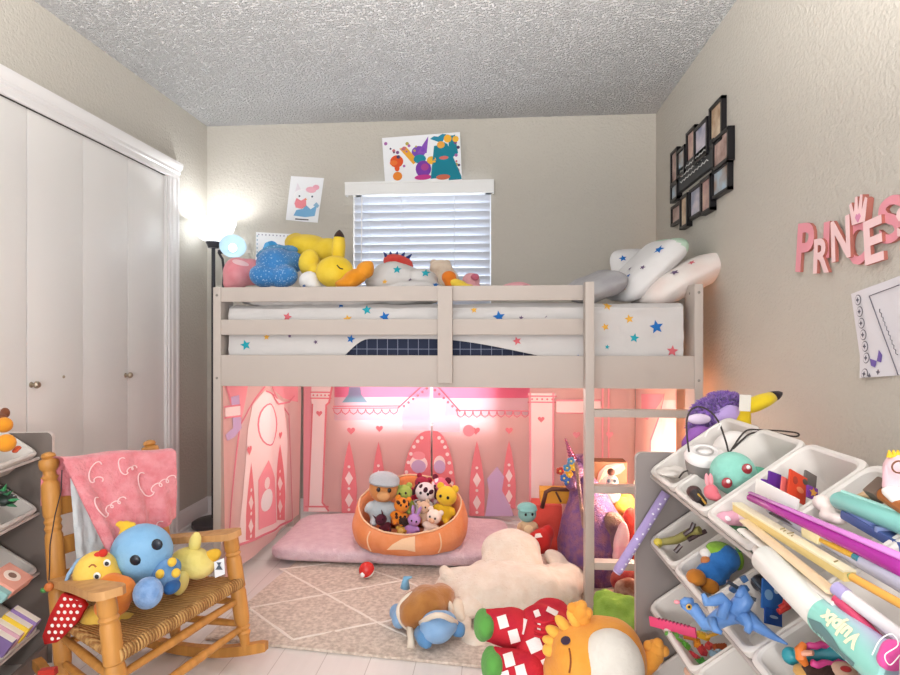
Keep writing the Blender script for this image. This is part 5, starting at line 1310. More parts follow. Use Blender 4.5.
b = B(); b.box(P(1, 592, 1.74), (.04, .05, .03), mat('#8fb9b8', .5), Rb, .003); mesh_thing(b, 'toy_box', 'pale teal box next to the pink box in the left organizer', 'box')
for k, (u, v, c, l) in enumerate(((27, 618, '#8f74a8', 'violet book standing at the right of the bottom left bin'), (19, 624, '#e0bd3c', 'yellow book between violet books in the bottom left bin'), (10, 631, '#c79ba6', 'dusty pink book in the bottom left bin'), (2, 638, '#7a6494', 'dark violet book at the picture edge in the bottom left bin'))):
    b = B(); cb = P(u-5, v+3, 1.82-.025*k); b.box(cb, (.028, .085, .05), mat(c, .5), Rb, .002); b.box(cb+nn*.002, (.022, .080, .048), mat('#efe8dc', .8), Rb, 0); mesh_thing(b, 'book', l, 'book')
b = B(); bar(b, P(40, 673, 1.75), P(56, 671, 1.75), .02, .02, felt('#c0392f')); mesh_thing(b, 'toy_block', 'small red toy block on floor behind the rocking chair leg', 'toy block')

# ---- right organizer, top row
t = thing('small_light', 'round grey and white night light device on the top far bin', 'device', P(710, 482, 1.50))
c0 = P(704, 479, 1.50); ax = (UZ*.93+vd*.30-RX*.10).normalized(); x_, y_ = axis_frame(ax); Rd = Matrix((x_, y_, ax)).transposed()
B().lathe([(0, 0), (.032, 0), (.040, .018), (.045, .044), (.046, .062), (.0, .062)], c0, mat('#8b8683', .45), 32, Rd).done('body', t)
B().lathe([(.0465, .058), (.0475, .066), (.043, .075), (.030, .080), (.026, .077), (.016, .077), (.012, .080), (.0, .082)], c0, plastic('#ece8e6'), 32, Rd).done('top', t)
b = B(); b.lathe([(.016, .079), (.0185, .082), (.021, .079)], c0, mat('#b9b3b0', .4), 28, Rd); b.done('ring', t)
t = thing('plastic_cup', 'white rounded plastic cup behind the grey night light', 'cup', P(735, 462, 1.52))
c1 = P(735, 447, 1.53); ax2 = (UZ*.55-RX*.4+vd*.7).normalized(); x_, y_ = axis_frame(ax2); R2 = Matrix((x_, y_, ax2)).transposed()
B().lathe([(0, .012), (.030, .010), (.048, -.004), (.055, -.02), (.05, -.05), (.0, -.05)], c1, plastic('#e9e3df'), 30, R2).done('cup', t)
def cable(pts, d, r, m, label, dz=None):
    # smooth curve through the points
    q = [P(u, v, (d if dz is None else d+dz*k/len(pts))) for k, (u, v) in enumerate(pts)]; out = []
    for i in range(len(q)-1):
        p0, p1, p2, p3 = q[max(i-1, 0)], q[i], q[i+1], q[min(i+2, len(q)-1)]
        for k in range(6):
            f = k/6; out.append(.5*((2*p1)+(p2-p0)*f+(2*p0-5*p1+4*p2-p3)*f*f+(3*p1-p0-3*p2+p3)*f**3))
    out.append(q[-1]); b = B(); b.tube(out, r, m, 6); return mesh_thing(b, 'cable', label, 'cable')
blkc = mat('#3c3431', .5)
cable([(689, 452), (687, 436), (687, 419), (692, 409), (701, 407), (712, 413), (720, 425), (726, 442), (729, 452), (734, 446), (740, 437), (748, 430), (762, 430), (782, 431), (797, 433), (798, 436), (790, 436), (770, 432), (752, 433), (742, 440), (733, 449)], 1.46, .0022, blkc, 'dark looped cable arching over the night light and bin rim')
cable([(679, 478), (684, 472), (692, 470), (702, 468), (712, 464), (720, 460)], 1.50, .002, blkc, 'short dark cable in front of the night light', -.05)
cable([(705, 437), (709, 430), (716, 426), (721, 423), (718, 430)], 1.45, .0018, plastic('#efeae6'), 'thin white cable crossing behind the night light')
b = B().blob([G(668, 473, 1.60, .032, .04, .008), G(674, 470, 1.61, .03, .03, .009)], mat('#ded7d0', .8), .006, 1); b.wobble(.008, 40, 2); mesh_thing(b, 'paper', 'crumpled whitish paper in the farthest top bin', 'paper', None, 30)
t = thing('plush_toy', 'teal round headed plush with dark red eyes in the second top bin', 'plush toy', P(736, 492, 1.36))
tl = felt('#86c4b4', '#94cfbf'); D = 1.36
b = B().blob([G(733, 473, D, .050, .05, .048), G(736, 479, D, .048, .045, .038)], tl, .006, 3); bv = b.bvh(); b.done('head', t, sharp=0)
for q in ((727, 483), (747, 469)):
    h_ = bv.ray_cast(P(q[0], q[1], D-.3), -vd); hp, n_ = (h_[0], h_[1]) if h_[0] else (P(q[0], q[1], D-.045), vd)
    b = B(); eye(b, hp, .012, n_, plastic('#9c2f38', .3)); e_ = b.done('eye', t); b = B(); b.ell(hp+vd*.006+UZ*.005, .0045, plastic('#f3efee', .3), None, 10, 8); b.done('glint', e_)
B().blob([G(753, 475, D+.0, .022, .03, .012), G(758, 471, D+.02, .02, .02, .010)], felt('#5fae92'), .005, 2).done('leg', t, sharp=0)
t = thing('toy_figure', 'small rose pink rabbit figure leaning on the teal plush', 'toy figure', P(711, 500, 1.33))
B().blob([G(711, 492, 1.33, .016, .016, .018), G(716, 497, 1.32, .012, .014, .010)], felt('#d8717c'), .004, 2).done('body', t, sharp=0)
for u in (707, 711): B().ell(P(u, 480, 1.33), (.005, .004, .015), felt('#e59aa2'), (0, -.1, 0)).done('ear', t)
t = thing('toy_figure', 'dark brown doll with gold trim at the near corner of the second top bin', 'toy figure', P(700, 506, 1.36))
B().blob([G(694, 492, 1.37, .017, .016, .015)], plastic('#4a302e'), .004, 1).done('head', t, sharp=0)
B().tube([P(695, 494, 1.36), P(702, 503, 1.33)], [.014, .012], plastic('#2d2628'), 10).done('body', t); b = B(); b.tube([P(698, 494, 1.34), P(706, 504, 1.315)], .0025, mat('#c9a24a', .3, metal=.6), 6); b.done('trim', t)
# third bin
def card(b, u, v, d, w, h, th, m, yaw=0, pitch=0, roll=0):
    R = Matrix((RX, -vd, UZ)).transposed() @ Euler((pitch, roll, yaw)).to_matrix(); b.box(P(u, v, d), (w, th, h), m, R, .0012); return R
def cardt(label, u, v, d, w, h, col, yaw=0, pitch=0, roll=0, mark=None, name='card', cat='card'):
    b = B(); R = card(b, u, v, d, w, h, .004, mat(col, .45), yaw, pitch, roll)
    if mark:
        for (x, z, rx, rz, c) in mark:
            b.prism([(x+a, z+e) for a, e in disc(rx, rz, 12)], P(u, v, d)+R @ V((0, -.0021, 0)), R @ V((1, 0, 0)), R @ V((0, 0, 1)), .0006, mat(c, .5))
    return mesh_thing(b, name, label, cat)
cardt('violet card standing behind the red card in third top bin', 774, 483, 1.20, .030, .042, '#5f2a8c', .2, -.3, .35)
cardt('smaller violet card at the far side of third top bin', 766, 487, 1.22, .022, .03, '#7a3fae', .2, -.3, .2)
cardt('pink card leaning on the orange red card in the third top bin', 787, 488, 1.17, .030, .036, '#dd6a66', .2, -.4, .5)
cardt('orange red card with a smiling curve in the third top bin', 797, 487, 1.16, .044, .056, '#cf4326', .2, -.4, .5, [(-.008, .01, .006, .008, '#a33a2a'), (.006, -.004, .009, .006, '#e8825a'), (.016, .018, .006, .006, '#5a5048')])
b = B(); R = card(b, 812, 493, 1.14, .024, .024, .005, mat('#7a3c97', .45), .2, -.4, .4); b.prism(star(.010), P(812, 493, 1.14)+R @ V((0, -.003, 0)), R @ V((1, 0, 0)), R @ V((0, 0, 1)), .001, mat('#e0a04a', .5)); mesh_thing(b, 'card', 'violet card with orange star right of the orange red card', 'card')
cardt('dark grey card behind the orange red card', 810, 480, 1.19, .03, .03, '#6b6460', .2, -.4, .5)
b = B(); bar(b, P(756, 487, 1.16), P(798, 509, 1.06), .004, .035, plastic('#ece8e2')); mesh_thing(b, 'divider_card', 'white edged divider card across the third top bin', 'card')
t = thing('toy_figure', 'pink and white spotted toy at the lip of the third top bin', 'toy figure', P(727, 530, 1.25))
b = B().blob([G(726, 521, 1.24, .022, .02, .020), G(735, 519, 1.23, .018, .02, .018)], felt('#dfa5b8'), .005, 2); bv = b.bvh()
for u, v in ((722, 519), (729, 515), (733, 522), (726, 526)): b.decal(bv, disc(.0045), P(u, v, 1.2), RX, UZ, felt('#f4e4e9'), .002)
b.done('body', t, sharp=0); B().ell(P(742, 518, 1.22), .012, felt('#f0d5dc')).done('head', t)
b = B(); R = Matrix((RX, -vd, UZ)).transposed() @ Euler((-.5, .2, .3)).to_matrix(); b.prism([(-.03, .02), (.024, .022), (.008, .0), (.028, -.022), (.012, -.028), (-.016, -.03)][::-1], P(742, 537, 1.19), R @ V((1, 0, 0)), R @ V((0, 0, 1)), -.004, mat('#3f6e4c', .5)); b.tube([P(740, 528, 1.175), P(741, 546, 1.165)], .0015, mat('#cfdccb', .5), 5)
mesh_thing(b, 'card', 'dark green notched card at the front of third top bin', 'card')
# long things lying over the near bins
t = thing('toy_wand', 'long magenta tapered case lying across the two near top bins', 'toy', P(800, 520, 1.08))
pa, pb2 = P(750, 497, 1.14), P(925, 578, .74)
b = B(); b.tube([pa.lerp(pb2, f) for f in (0, .01, .3, .6, .9, 1)], [.004, .009, .010, .012, .015, .016], plastic('#a62a93', .25), 18, .8); b.done('body', t, sharp=0)
b = B(); b.tube([pa.lerp(pb2, f)+UZ*(.0085+.0055*f)+vd*.001 for f in (.0, .3, .6, .95)], [.005, .006, .0075, .0085], plastic('#d183cc', .25), 10, .5); b.done('light_strip', t, sharp=0)
t = thing('toy_box', 'long pale yellow box lying over the third top bin below the magenta case', 'box', P(790, 545, 1.08))
pa, pb2 = P(737, 507, 1.16), P(850, 577, .84)
b = B(); bar(b, pa, pb2, .018, .014, mat('#e8cf8a', .4), UZ); b.done('carton', t)
b = B(); bar(b, pa+UZ*.0075, pb2+UZ*.0075, .019, .004, mat('#f0e6c4', .35), UZ); b.done('lid', t)
b = B()
d_ = (pb2-pa).normalized(); s_ = d_.cross(UZ).normalized()
for f in (.47, .5, .535, .57, .90): b.tube([pa.lerp(pb2, f)+UZ*.0102+s_*(-.005+.004*math.sin(f*80)), pa.lerp(pb2, f+.014)+UZ*.0102+s_*.004], .0012, mat('#a99a6a', .5), 5)
b.done('print', t)
def stick(label, a, c, r, col, name='stick', cat='stick', flat=1.0, tipc=None, endc=None):
    pa, pb2 = P(*a), P(*c)
    if not tipc and not endc:
        b = B(); b.tube([pa, pa.lerp(pb2, .5), pb2], r, plastic(col), 12, flat); return mesh_thing(b, name, label, cat)
    t = thing(name, label, cat, (pa+pb2)/2); b = B(); b.tube([pa, pb2], r, plastic(col), 12, flat); b.done('barrel', t)
    if tipc: b = B(); b.tube([pa.lerp(pb2, -.06), pa.lerp(pb2, .0)], [r*.5, r*1.05], plastic(tipc), 12, flat); b.done('tip', t)
    if endc: b = B(); b.tube([pa.lerp(pb2, .0), pa.lerp(pb2, .14)], r*1.12, plastic(endc), 12, flat); b.done('cap', t)
    return t
stick('flat cream ruler under the pale yellow box on the right organizer', (745, 521, 1.10), (833, 592, .80), .0105, '#e3c9a4', 'ruler', 'ruler', .35)
stick('white flat stick beneath the cream ruler on the right organizer', (742, 530, 1.09), (838, 604, .79), .0095, '#e5e0da', 'stick', 'stick', .4)
stick('lavender grey tube between the yellow box and magenta case', (772, 508, 1.10), (910, 588, .755), .012, '#b9b9cd', 'marker_tube', 'tube')
stick('white marker with a lavender band lying near the end of yellow box', (836, 588, .80), (925, 655, .68), .0085, '#d8d3d6', 'marker_pen', 'pen', 1, None, '#a79cc6')
stick('orange pencil crossing the lavender tube on the right organizer', (852, 577, .80), (915, 612, .71), .0055, '#e0a44a', 'pencil', 'pencil', 1, '#8aa85a')
stick('grey silver pen under the white marker by the yellow box', (850, 600, .79), (925, 668, .68), .0075, '#a9a2a2', 'marker_pen', 'pen')
stick('crimson pen half hidden beside the labelled bottle', (836, 598, .795), (880, 640, .73), .007, '#c33f63', 'marker_pen', 'pen')
t = thing('paper_cutter', 'yellow handled craft knife with white grip lying on the lavender tube', 'craft knife', P(832, 545, 1.02))
pa, pb2 = P(806, 531, .98), P(862, 559, .84)
b = B(); b.tube([pa.lerp(pb2, f) for f in (.3, .6, .93)], [.008, .009, .008], plastic('#dba92c'), 12, .7); b.done('handle', t)
b = B(); bar(b, pa.lerp(pb2, .02), pa.lerp(pb2, .36), .020, .016, plastic('#e9dcae'), UZ, .004); b.done('grip', t)
b = B(); b.tube([pa.lerp(pb2, .92), pb2], .0085, plastic('#2d7f90'), 12, .7); b.done('end_cap', t)
b = B(); b.tube([pa.lerp(pb2, .02), P(770, 513, 1.07)], .0022, mat('#5b5257', .3, metal=.7), 6); b.done('rod', t)
# white roll and the bottle with writing
t = thing('tumbler_bottle', 'white and teal bottle with lettering lying over the near bins', 'bottle', P(830, 620, 1.0))
pa, pm, pz = P(763, 557, .975), P(826, 617, .81), P(902, 680, .68)
b = B(); b.tube([pa.lerp(pm, f) for f in (0, .01, .04, 1)], [.004, .0185, .022, .0245], plastic('#e6e6e0', .4), 26); b.done('white_tube', t)
def ombre():
    m = plastic('#8cc8bc', .3).copy(); N = m.node_tree.nodes; L = m.node_tree.links; tc = N.new('ShaderNodeTexCoord'); mp = N.new('ShaderNodeMapping'); gr = N.new('ShaderNodeTexGradient'); cr = N.new('ShaderNodeValToRGB')
    cr.color_ramp.elements[0].color = lin('#8ccabd'); cr.color_ramp.elements[1].color = lin('#c3a6d6'); cr.color_ramp.elements[0].position = .2; cr.color_ramp.elements[1].position = .75
    L.new(tc.outputs['Generated'], mp.inputs[0]); L.new(mp.outputs[0], gr.inputs[0]); L.new(gr.outputs[0], cr.inputs[0]); L.new(cr.outputs[0], N['Principled BSDF'].inputs['Base Color']); return m
d_ = (pz-pm).normalized()
b = B(); b.tube([pm-d_*.004, pm-d_*.001, pm, pm.lerp(pz, .5), pm.lerp(pz, .97), pz], [.016, .0245, .026, .0265, .0265, .023], ombre(), 30); bv = b.bvh(); b.done('bottle_body', t)
side = VF(pm.lerp(pz, .4))[2]; side = (side-d_*side.dot(d_)).normalized()
b = B()
yv = side.cross(-d_)
b.text(bv, 'Vulpix', .025, pm.lerp(pz, .42)+side*.03-yv*.001, -d_, yv, mat('#f0e3c0', .5), .0012, 0, .0012, .006); b.done('lettering', t, sharp=0)
b = B(); b.decal(bv, [(-.045, -.004), (-.028, .012), (-.012, .004), (.006, .014), (.03, .008), (.045, -.008), (.02, -.014), (-.006, -.010), (-.02, -.004)], pm.lerp(pz, .36)+side*.03+yv*.024, -d_, yv, mat('#5f7f80', .5), .0009, .006); b.done('print', t, sharp=0)
b = B().blob([G(893, 655, .68, .014, .012, .018), G(888, 660, .68, .012, .01, .012)], felt('#d8559a'), .004, 1); mesh_thing(b, 'toy_piece', 'magenta toy piece beside the end of the lettered bottle', 'toy', None, 0)
cable([(872, 655), (880, 640), (892, 634), (898, 645), (885, 655), (890, 665), (900, 655)], .655, .0006, plastic('#efeae6'), 'thin white tangled string over the bottle end')
# nearest bin
t = thing('pencil_case', 'long teal case lying in nearest top bin', 'case', P(865, 520, .93))
pa, pb2 = P(838, 499, 1.0), P(930, 534, .82)
b = B(); b.tube([pa.lerp(pb2, f) for f in (0, .01, .05, .95, 1)], [.004, .016, .020, .021, .018], plastic('#83c4bb', .35), 22, .75); b.done('body', t)
b = B(); b.tube([pa.lerp(pb2, f)+UZ*.014 for f in (.06, .9)], [.004, .004], plastic('#a6d8d0'), 8); b.done('ridge', t)
t = thing('stapler', 'navy blue stapler like case lying in front of the long teal case', 'stapler', P(880, 530, .90))
pa, pb2 = P(848, 514, .97), P(922, 556, .82)
b = B(); bar(b, pa, pb2, .026, .014, plastic('#4b5f96'), UZ, .003); b.done('body', t)
b = B(); bar(b, pa.lerp(pb2, .06)+UZ*.009, pa.lerp(pb2, .45)+UZ*.009, .020, .006, plastic('#7488bd'), UZ, .002); b.done('lid', t)
b = B(); bar(b, pa.lerp(pb2, .52)+UZ*.008, pa.lerp(pb2, .56)+UZ*.008, .028, .008, plastic('#93a2cc'), UZ, .002); b.done('clip', t)
b = B().blob([G(822, 503, 1.03, .014, .02, .014), G(832, 516, 1.0, .020, .02, .012), G(838, 519, .98, .014, .014, .010)], mat('#ead9d3', .7), .005, 2); mesh_thing(b, 'sponge', 'pale foam lump at far end of the teal case', 'sponge', None, 0)
t = thing('toy_mallet', 'brown wooden toy mallet lying behind the teal case', 'mallet', P(880, 500, .93))
b = B(); b.tube([P(858, 497, .97), P(878, 492, .93)], [.004, .010], mat('#d8b48c', .6), 10); b.done('handle_end', t)
b = B(); bar(b, P(872, 497, .93), P(888, 483, .93), .026, .022, mat('#6d5c50', .5), UZ, .003); b.done('head', t)
b = B(); b.tube([P(882, 494, .92), P(912, 512, .85)], [.010, .012], mat('#a8642e', .5), 10); b.done('handle', t)
t = thing('plush_toy', 'pale pink plush with a yellow crown and round glasses at the picture edge', 'plush toy', P(897, 495, .90))
b = B().blob([G(898, 470, .90, .020, .02, .024), G(900, 486, .90, .024, .02, .022)], felt('#e6bcc3', '#efcdd2'), .005, 2); b.done('body', t, sharp=0)
b = B().ell(P(887, 478, .90), (.006, .006, .022), felt('#e6bcc3')); b.done('ear', t)
b = B(); b.tube([P(899+7*math.cos(a), 467+6*math.sin(a), .875) for a in [2*PI*k/16 for k in range(16)]], .0013, mat('#7a5138', .4), 6, closed=True); b.done('glasses', t)
for k in range(3): B().tube([P(890+4*k, 457, .90), P(889+4.4*k, 450, .90)], [.005, .001], felt('#e8bf3a'), 8).done('crown_point', t)
b = B().blob([G(894, 492, .89, .016, .014, .010), G(900, 497, .88, .016, .014, .012)], mat('#efe9e2', .9), .005, 1); b.wobble(.004, 60, 1); mesh_thing(b, 'tissue', 'white crumpled netting below the crowned pink plush', 'tissue', None, 0)
# purple fuzzy plush and the yellow tailed one behind the bins
t = thing('plush_toy', 'fuzzy purple plush with paler belly behind the night light by the wall', 'plush toy', P(712, 445, 1.78))
D = 1.79; pf = mat('#7c51b0', .98, .9, 130, '#9a74c6', 60, sheen=.4)
def fuzz(b, L, n, m, seed=1):
    """short strands standing on the surface"""
    random.seed(seed); b.bm.normal_update(); vs = [(v.co.copy(), v.normal.copy()) for v in b.bm.verts]
    for k in range(n):
        c, nn_ = random.choice(vs); d = (nn_+V((random.uniform(-.6, .6), random.uniform(-.6, .6), random.uniform(-.6, .6)))).normalized()
        b.tube([c, c+d*L*.6, c+d*L+V((0, 0, -.2*L))], [L*.14, L*.10, L*.02], m, 4)
b = B().blob([G(712, 415, D, .050, .045, .040), G(722, 407, D+.02, .05, .04, .035), G(703, 425, D, .035, .04, .03)], pf, .007, 2); fuzz(b, .022, 900, pf); b.done('body', t, sharp=0)
b = B().blob([G(726, 403, D+.02, .035, .03, .022)], pf, .006, 2); fuzz(b, .024, 400, pf, 4); b.done('tuft', t, sharp=0)
B().blob([G(731, 415, D-.05, .036, .02, .030), G(724, 418, D-.05, .03, .02, .026)], felt('#b29ad0'), .006, 2).done('belly', t, sharp=0)
B().blob([G(701, 438, D-.05, .045, .03, .036), G(692, 445, D-.05, .03, .03, .03)], felt('#8a56a8', '#9b6ab5'), .006, 2).done('wing', t, sharp=0)
B().blob([G(699, 419, D-.05, .035, .014, .016)], mat('#d9c9e0', .9), .005, 1).done('ribbon', t, sharp=0)
t = thing('plush_toy', 'yellow plush with dark tipped pointed tail leaning on the right wall', 'plush toy', P(745, 425, 1.72))
D = 1.72; pa, pb2 = P(744, 409, D), P(781, 393, D+.02)
b = B(); b.tube([pa.lerp(pb2, f) for f in (0, .1, .3, .55, .75)], [.016, .026, .030, .028, .022], felt('#e3c62c'), 16, .7); b.done('tail', t, sharp=0)
b = B(); b.tube([pa.lerp(pb2, f) for f in (.72, .85, .96, 1.03)], [.0225, .019, .012, .003], felt('#2a2226'), 16, .7); b.done('tail_tip', t, sharp=0)
B().blob([G(745, 418, D, .016, .02, .04), G(743, 430, D, .024, .025, .05)], felt('#dcbc2b'), .006, 2).done('body', t, sharp=0)
b = B(); b.box(P(745, 403, D-.035), (.034, .001, .046), mat('#e9e4da', .7), Matrix((RX, -vd, UZ)).transposed() @ Euler((0, .05, .1)).to_matrix()); b.done('tag', t)
# lilac wand
t = thing('toy_wand', 'lilac foam wand with white dots leaning down from bin to ladder', 'toy', P(617, 572, 1.67))
pa, pb2 = P(617, 572, 1.67), P(666, 493, 1.665)
b = B(); b.tube([pa, pa.lerp(pb2, .02), pb2], [.010, .0135, .0135], felt('#a896c6'), 18); bv = b.bvh(); random.seed(5)
for k in range(15):
    p = pa.lerp(pb2, .06+.88*k/14)+RX*random.uniform(-.008, .008); b.decal(bv, star(.004, k, 4, .5), p, RX, UZ, felt('#eee9f2'), .0012)
b.done('stick', t, sharp=0); b = B(); b.tube([pa+(pa-pb2)*.012, pa], [.0105, .0125], felt('#c9bbdc'), 16); b.done('end', t)
# ---- second row
t = thing('toy_branch', 'olive toy gun like stick with dark parts in the second row far bin', 'toy', P(672, 550, 1.58))
ol = plastic('#8b8348')
b = B(); b.tube([P(657, 544, 1.60), P(662, 542, 1.60), P(676, 540, 1.58), P(690, 533, 1.55), P(700, 530, 1.53)], [.013, .009, .011, .012, .010], ol, 12); b.done('barrel', t)
B().ell(P(658, 542, 1.60), (.012, .012, .010), plastic('#c5b242')).done('knob', t)
for pts in (((684, 535), (691, 530), (694, 523)), ((688, 540), (697, 535), (706, 531)), ((675, 552), (681, 545))):
    b = B(); b.tube([P(u, v, 1.535) for u, v in pts], .006, plastic('#3f2a2c'), 8); b.done('dark_part', t)
t = thing('doll', 'soft doll with blue trousers and orange shoes lying upside down in second row bin', 'doll', P(715, 588, 1.40))
D = 1.41
bl2 = felt('#2f6cb4', '#3d7cc2')
b = B().blob([G(724, 559, D, .036, .036, .034), G(716, 572, D-.01, .03, .035, .03), G(707, 571, D-.01, .022, .022, .02), G(713, 578, D-.02, .020, .022, .018), G(703, 573, D-.01, .018, .02, .016)], bl2, .006, 2); b.done('trousers', t, sharp=0)
B().blob([G(719, 549, D+.01, .030, .03, .016), G(738, 560, D-.0, .012, .02, .025)], felt('#8ab844'), .005, 2).done('shirt', t, sharp=0)
for u, v in ((696, 577), (709, 585)): B().blob([G(u, v, D-.03, .022, .022, .018), G(u+2, v+3, D-.035, .018, .02, .013)], felt('#b56f2c', '#c8832f'), .005, 2).done('shoe', t, sharp=0)
B().ell(P(706, 561, D), (.012, .012, .012), felt('#c07a4a')).done('hand', t); B().ell(P(706, 553, D+.01), (.014, .014, .012), mat('#e6e2de', .8)).done('cuff', t)
cardt('blue comic sleeve standing in third bin of second row', 772, 596, 1.20, .050, .056, '#2f67b0', .2, -.35, .35, [(-.01, .0, .010, .010, '#7ea7d0'), (.008, .012, .006, .006, '#c6d8e6')], 'comic', 'comic')
cardt('darker blue sleeve below the blue comic', 773, 617, 1.18, .040, .03, '#1f4a94', .2, -.35, .3, [(.0, .0, .010, .003, '#9fb6d6')], 'comic', 'comic')
t = thing('toy_figure', 'red toy with splayed arms beside the blue comic sleeves', 'toy figure', P(790, 612, 1.14))
for pts in (((780, 608), (789, 602), (786, 594)), ((789, 602), (797, 607)), ((778, 612), (789, 606))): B().tube([P(u, v, 1.14) for u, v in pts], .0055, plastic('#c5342c'), 8).done('arm', t)
B().ell(P(788, 603, 1.14), (.010, .008, .010), plastic('#b52c28')).done('body', t)
t = thing('toy_robot', 'black and blue toy robot under the raptor back in second row', 'toy robot', P(748, 590, 1.22))
B().blob([G(760, 583, 1.24, .018, .016, .018), G(766, 590, 1.22, .014, .014, .014)], plastic('#27262e'), .005, 1).done('body', t, sharp=20)
for u, v in ((733, 589), (739, 594), (745, 589), (744, 579)): b = B(); b.box(P(u, v, 1.22), (.012, .010, .012), plastic('#38608f'), (.3, .5, u*.3), .002); b.done('joint', t)
for a, c in (((727, 581), (744, 592)), ((752, 578), (762, 590)), ((746, 596), (756, 600))): B().tube([P(a[0], a[1], 1.22), P(c[0], c[1], 1.21)], .004, plastic('#2d3a4a'), 8).done('limb', t)
# raptor
t = thing('toy_dinosaur', 'blue toy raptor lying across the bin lips of second row', 'toy dinosaur', P(735, 630, 1.22))
db = mat('#4872ae', .4, .15, 60, '#5f8ac2', 14, spec=.5)
spine = [(682, 605, 1.160, .006), (688, 607, 1.160, .012), (694, 609, 1.160, .0155), (699, 616, 1.150, .013), (705, 624, 1.140, .014), (713, 623, 1.130, .017), (722, 617, 1.120, .020), (732, 613, 1.110, .022), (741, 614, 1.100, .021), (750, 620, 1.080, .017), (760, 628, 1.060, .012), (774, 637, 1.030, .007), (787, 644, 1.000, .002)]
b = B(); b.tube([P(u, v, d) for u, v, d, r in spine], [r for u, v, d, r in spine], db, 18, .85); b.done('body', t, sharp=0)
b = B(); b.tube([P(680, 603, 1.160), P(685, 602, 1.160), P(692, 603, 1.160)], [.004, .009, .010], db, 12); b.done('upper_jaw', t, sharp=0)
B().ell(P(677, 602, 1.160), (.006, .005, .004), plastic('#d98a92')).done('tongue', t)
b = B(); eye(b, P(689, 607, 1.143), .006, vd, plastic('#d3a54a', .2)); e_ = b.done('eye', t); b = B(); eye(b, P(689, 607, 1.138), .003, vd, plastic('#22201f', .2)); b.done('pupil', e_)
for pts, rr in (([(736, 612, 1.090), (745, 598, 1.085), (742, 590, 1.090), (738, 597, 1.080)], [.019, .016, .009, .006]), ([(722, 617, 1.090), (726, 602, 1.090), (722, 598, 1.090), (714, 601, 1.090), (706, 602, 1.090), (703, 594, 1.090)], [.010, .011, .010, .009, .008, .004]), ([(712, 620, 1.110), (716, 630, 1.090), (722, 633, 1.085)], [.009, .007, .004]), ([(742, 616, 1.080), (750, 626, 1.065), (747, 632, 1.060)], [.015, .009, .006])):
    b = B(); b.tube([P(*q) for q in pts], rr, db, 12); b.done('leg', t, sharp=0)
# caterpillar toy
t = thing('toy_fish', 'teal and pink wavy toy with orange fin in nearest second row bin', 'toy', P(820, 672, .96))
te = plastic('#2b8f9c'); pk2 = plastic('#d4468c')
b = B(); b.tube([P(792, 656, 1.0), P(800, 655, .99), P(812, 655, .98), P(840, 653, .96), P(855, 656, .95), P(862, 660, .94)], [.006, .014, .017, .017, .015, .008], te, 16); b.done('body', t, sharp=0)
B().ell(P(791, 656, 1.0), (.014, .014, .014), te).done('head', t)
b = B(); b.tube([P(806, 648+10*0, .97)+V((0, 0, 0))]+[P(810+5.4*k, 645.5+1.2*math.sin(k*2.4), .965) for k in range(9)]+[P(860, 652, .945), P(861, 661, .935), P(855, 666, .935)]+[P(850-5.4*k, 664+1.4*math.sin(k*2.4), .94) for k in range(8)], .0055, pk2, 8); b.done('wavy_trim', t, sharp=0)
b = B(); b.tube([P(804, 644, .965), P(800, 650, .96), P(801, 658, .955), P(806, 665, .955)], [.005, .008, .008, .005], plastic('#df7a35'), 10); b.done('fin', t); B().tube([P(803, 653, .955), P(813, 653, .945)], [.008, .006], plastic('#e4a48a'), 10, .6).done('fin_spine', t)
t = thing('doll', 'dark haired doll under the teal wavy toy in the nearest second row bin', 'doll', P(828, 690, .93))
B().blob([G(815, 671, .95, .02, .02, .012), G(828, 672, .94, .02, .02, .014)], felt('#3c2b26'), .005, 1).wobble(.004, 70, 1).done('hair', t, sharp=0)
B().ell(P(843, 672, .93), (.02, .018, .014), felt('#d9b49c')).done('face', t); B().ell(P(846, 669, .915), (.008, .006, .004), felt('#b83a3a')).done('mouth', t)
B().blob([G(806, 672, .96, .02, .02, .010)], felt('#c79a5a'), .005, 1).done('dress', t, sharp=0)
# ---- third row
t = thing('ruler', 'pink toothed ruler sticking out of the far third row bin', 'ruler', P(675, 632, 1.5))
pa, pb2 = P(650, 621, 1.58), P(696, 633, 1.47)
b = B(); bar(b, pa, pb2, .006, .024, plastic('#df4a78'), UZ); b.done('blade', t)
for k in range(9): b = B(); bar(b, pa.lerp(pb2, .2+.08*k)+UZ*.012, pa.lerp(pb2, .22+.08*k)+UZ*.012, .007, .005, plastic('#8e3350'), UZ, .0005); b.done('notch', t)
bricks = [(672, 634, '#5f9c45'), (679, 640, '#6fb344'), (686, 646, '#5aa23c'), (690, 636, '#c8742e'), (697, 643, '#d98a2a'), (703, 636, '#e0b030'), (712, 635, '#d9a02c'), (706, 628, '#4fa0a8'), (694, 655, '#c63b44'), (702, 650, '#c63b44'), (709, 646, '#d4504c'), (720, 647, '#b5572c'), (716, 655, '#8fb0c4'), (723, 653, '#9cbacb'), (700, 662, '#4b9b44'), (708, 664, '#3f8f3c'), (690, 662, '#c8443c'), (716, 662, '#86a8c0'), (695, 668, '#57a648'), (682, 652, '#3f7a3a')]
cn = {'#5f9c45': 'moss green', '#6fb344': 'bright green', '#5aa23c': 'leaf green', '#c8742e': 'burnt orange', '#d98a2a': 'orange', '#e0b030': 'yellow', '#d9a02c': 'amber', '#4fa0a8': 'teal', '#c63b44': 'crimson', '#d4504c': 'coral red', '#b5572c': 'rust', '#8fb0c4': 'pale blue', '#9cbacb': 'ice blue', '#4b9b44': 'grass green', '#3f8f3c': 'dark green', '#c8443c': 'brick red', '#86a8c0': 'grey blue', '#57a648': 'light green', '#3f7a3a': 'forest green'}
seen = {}
random.seed(11)
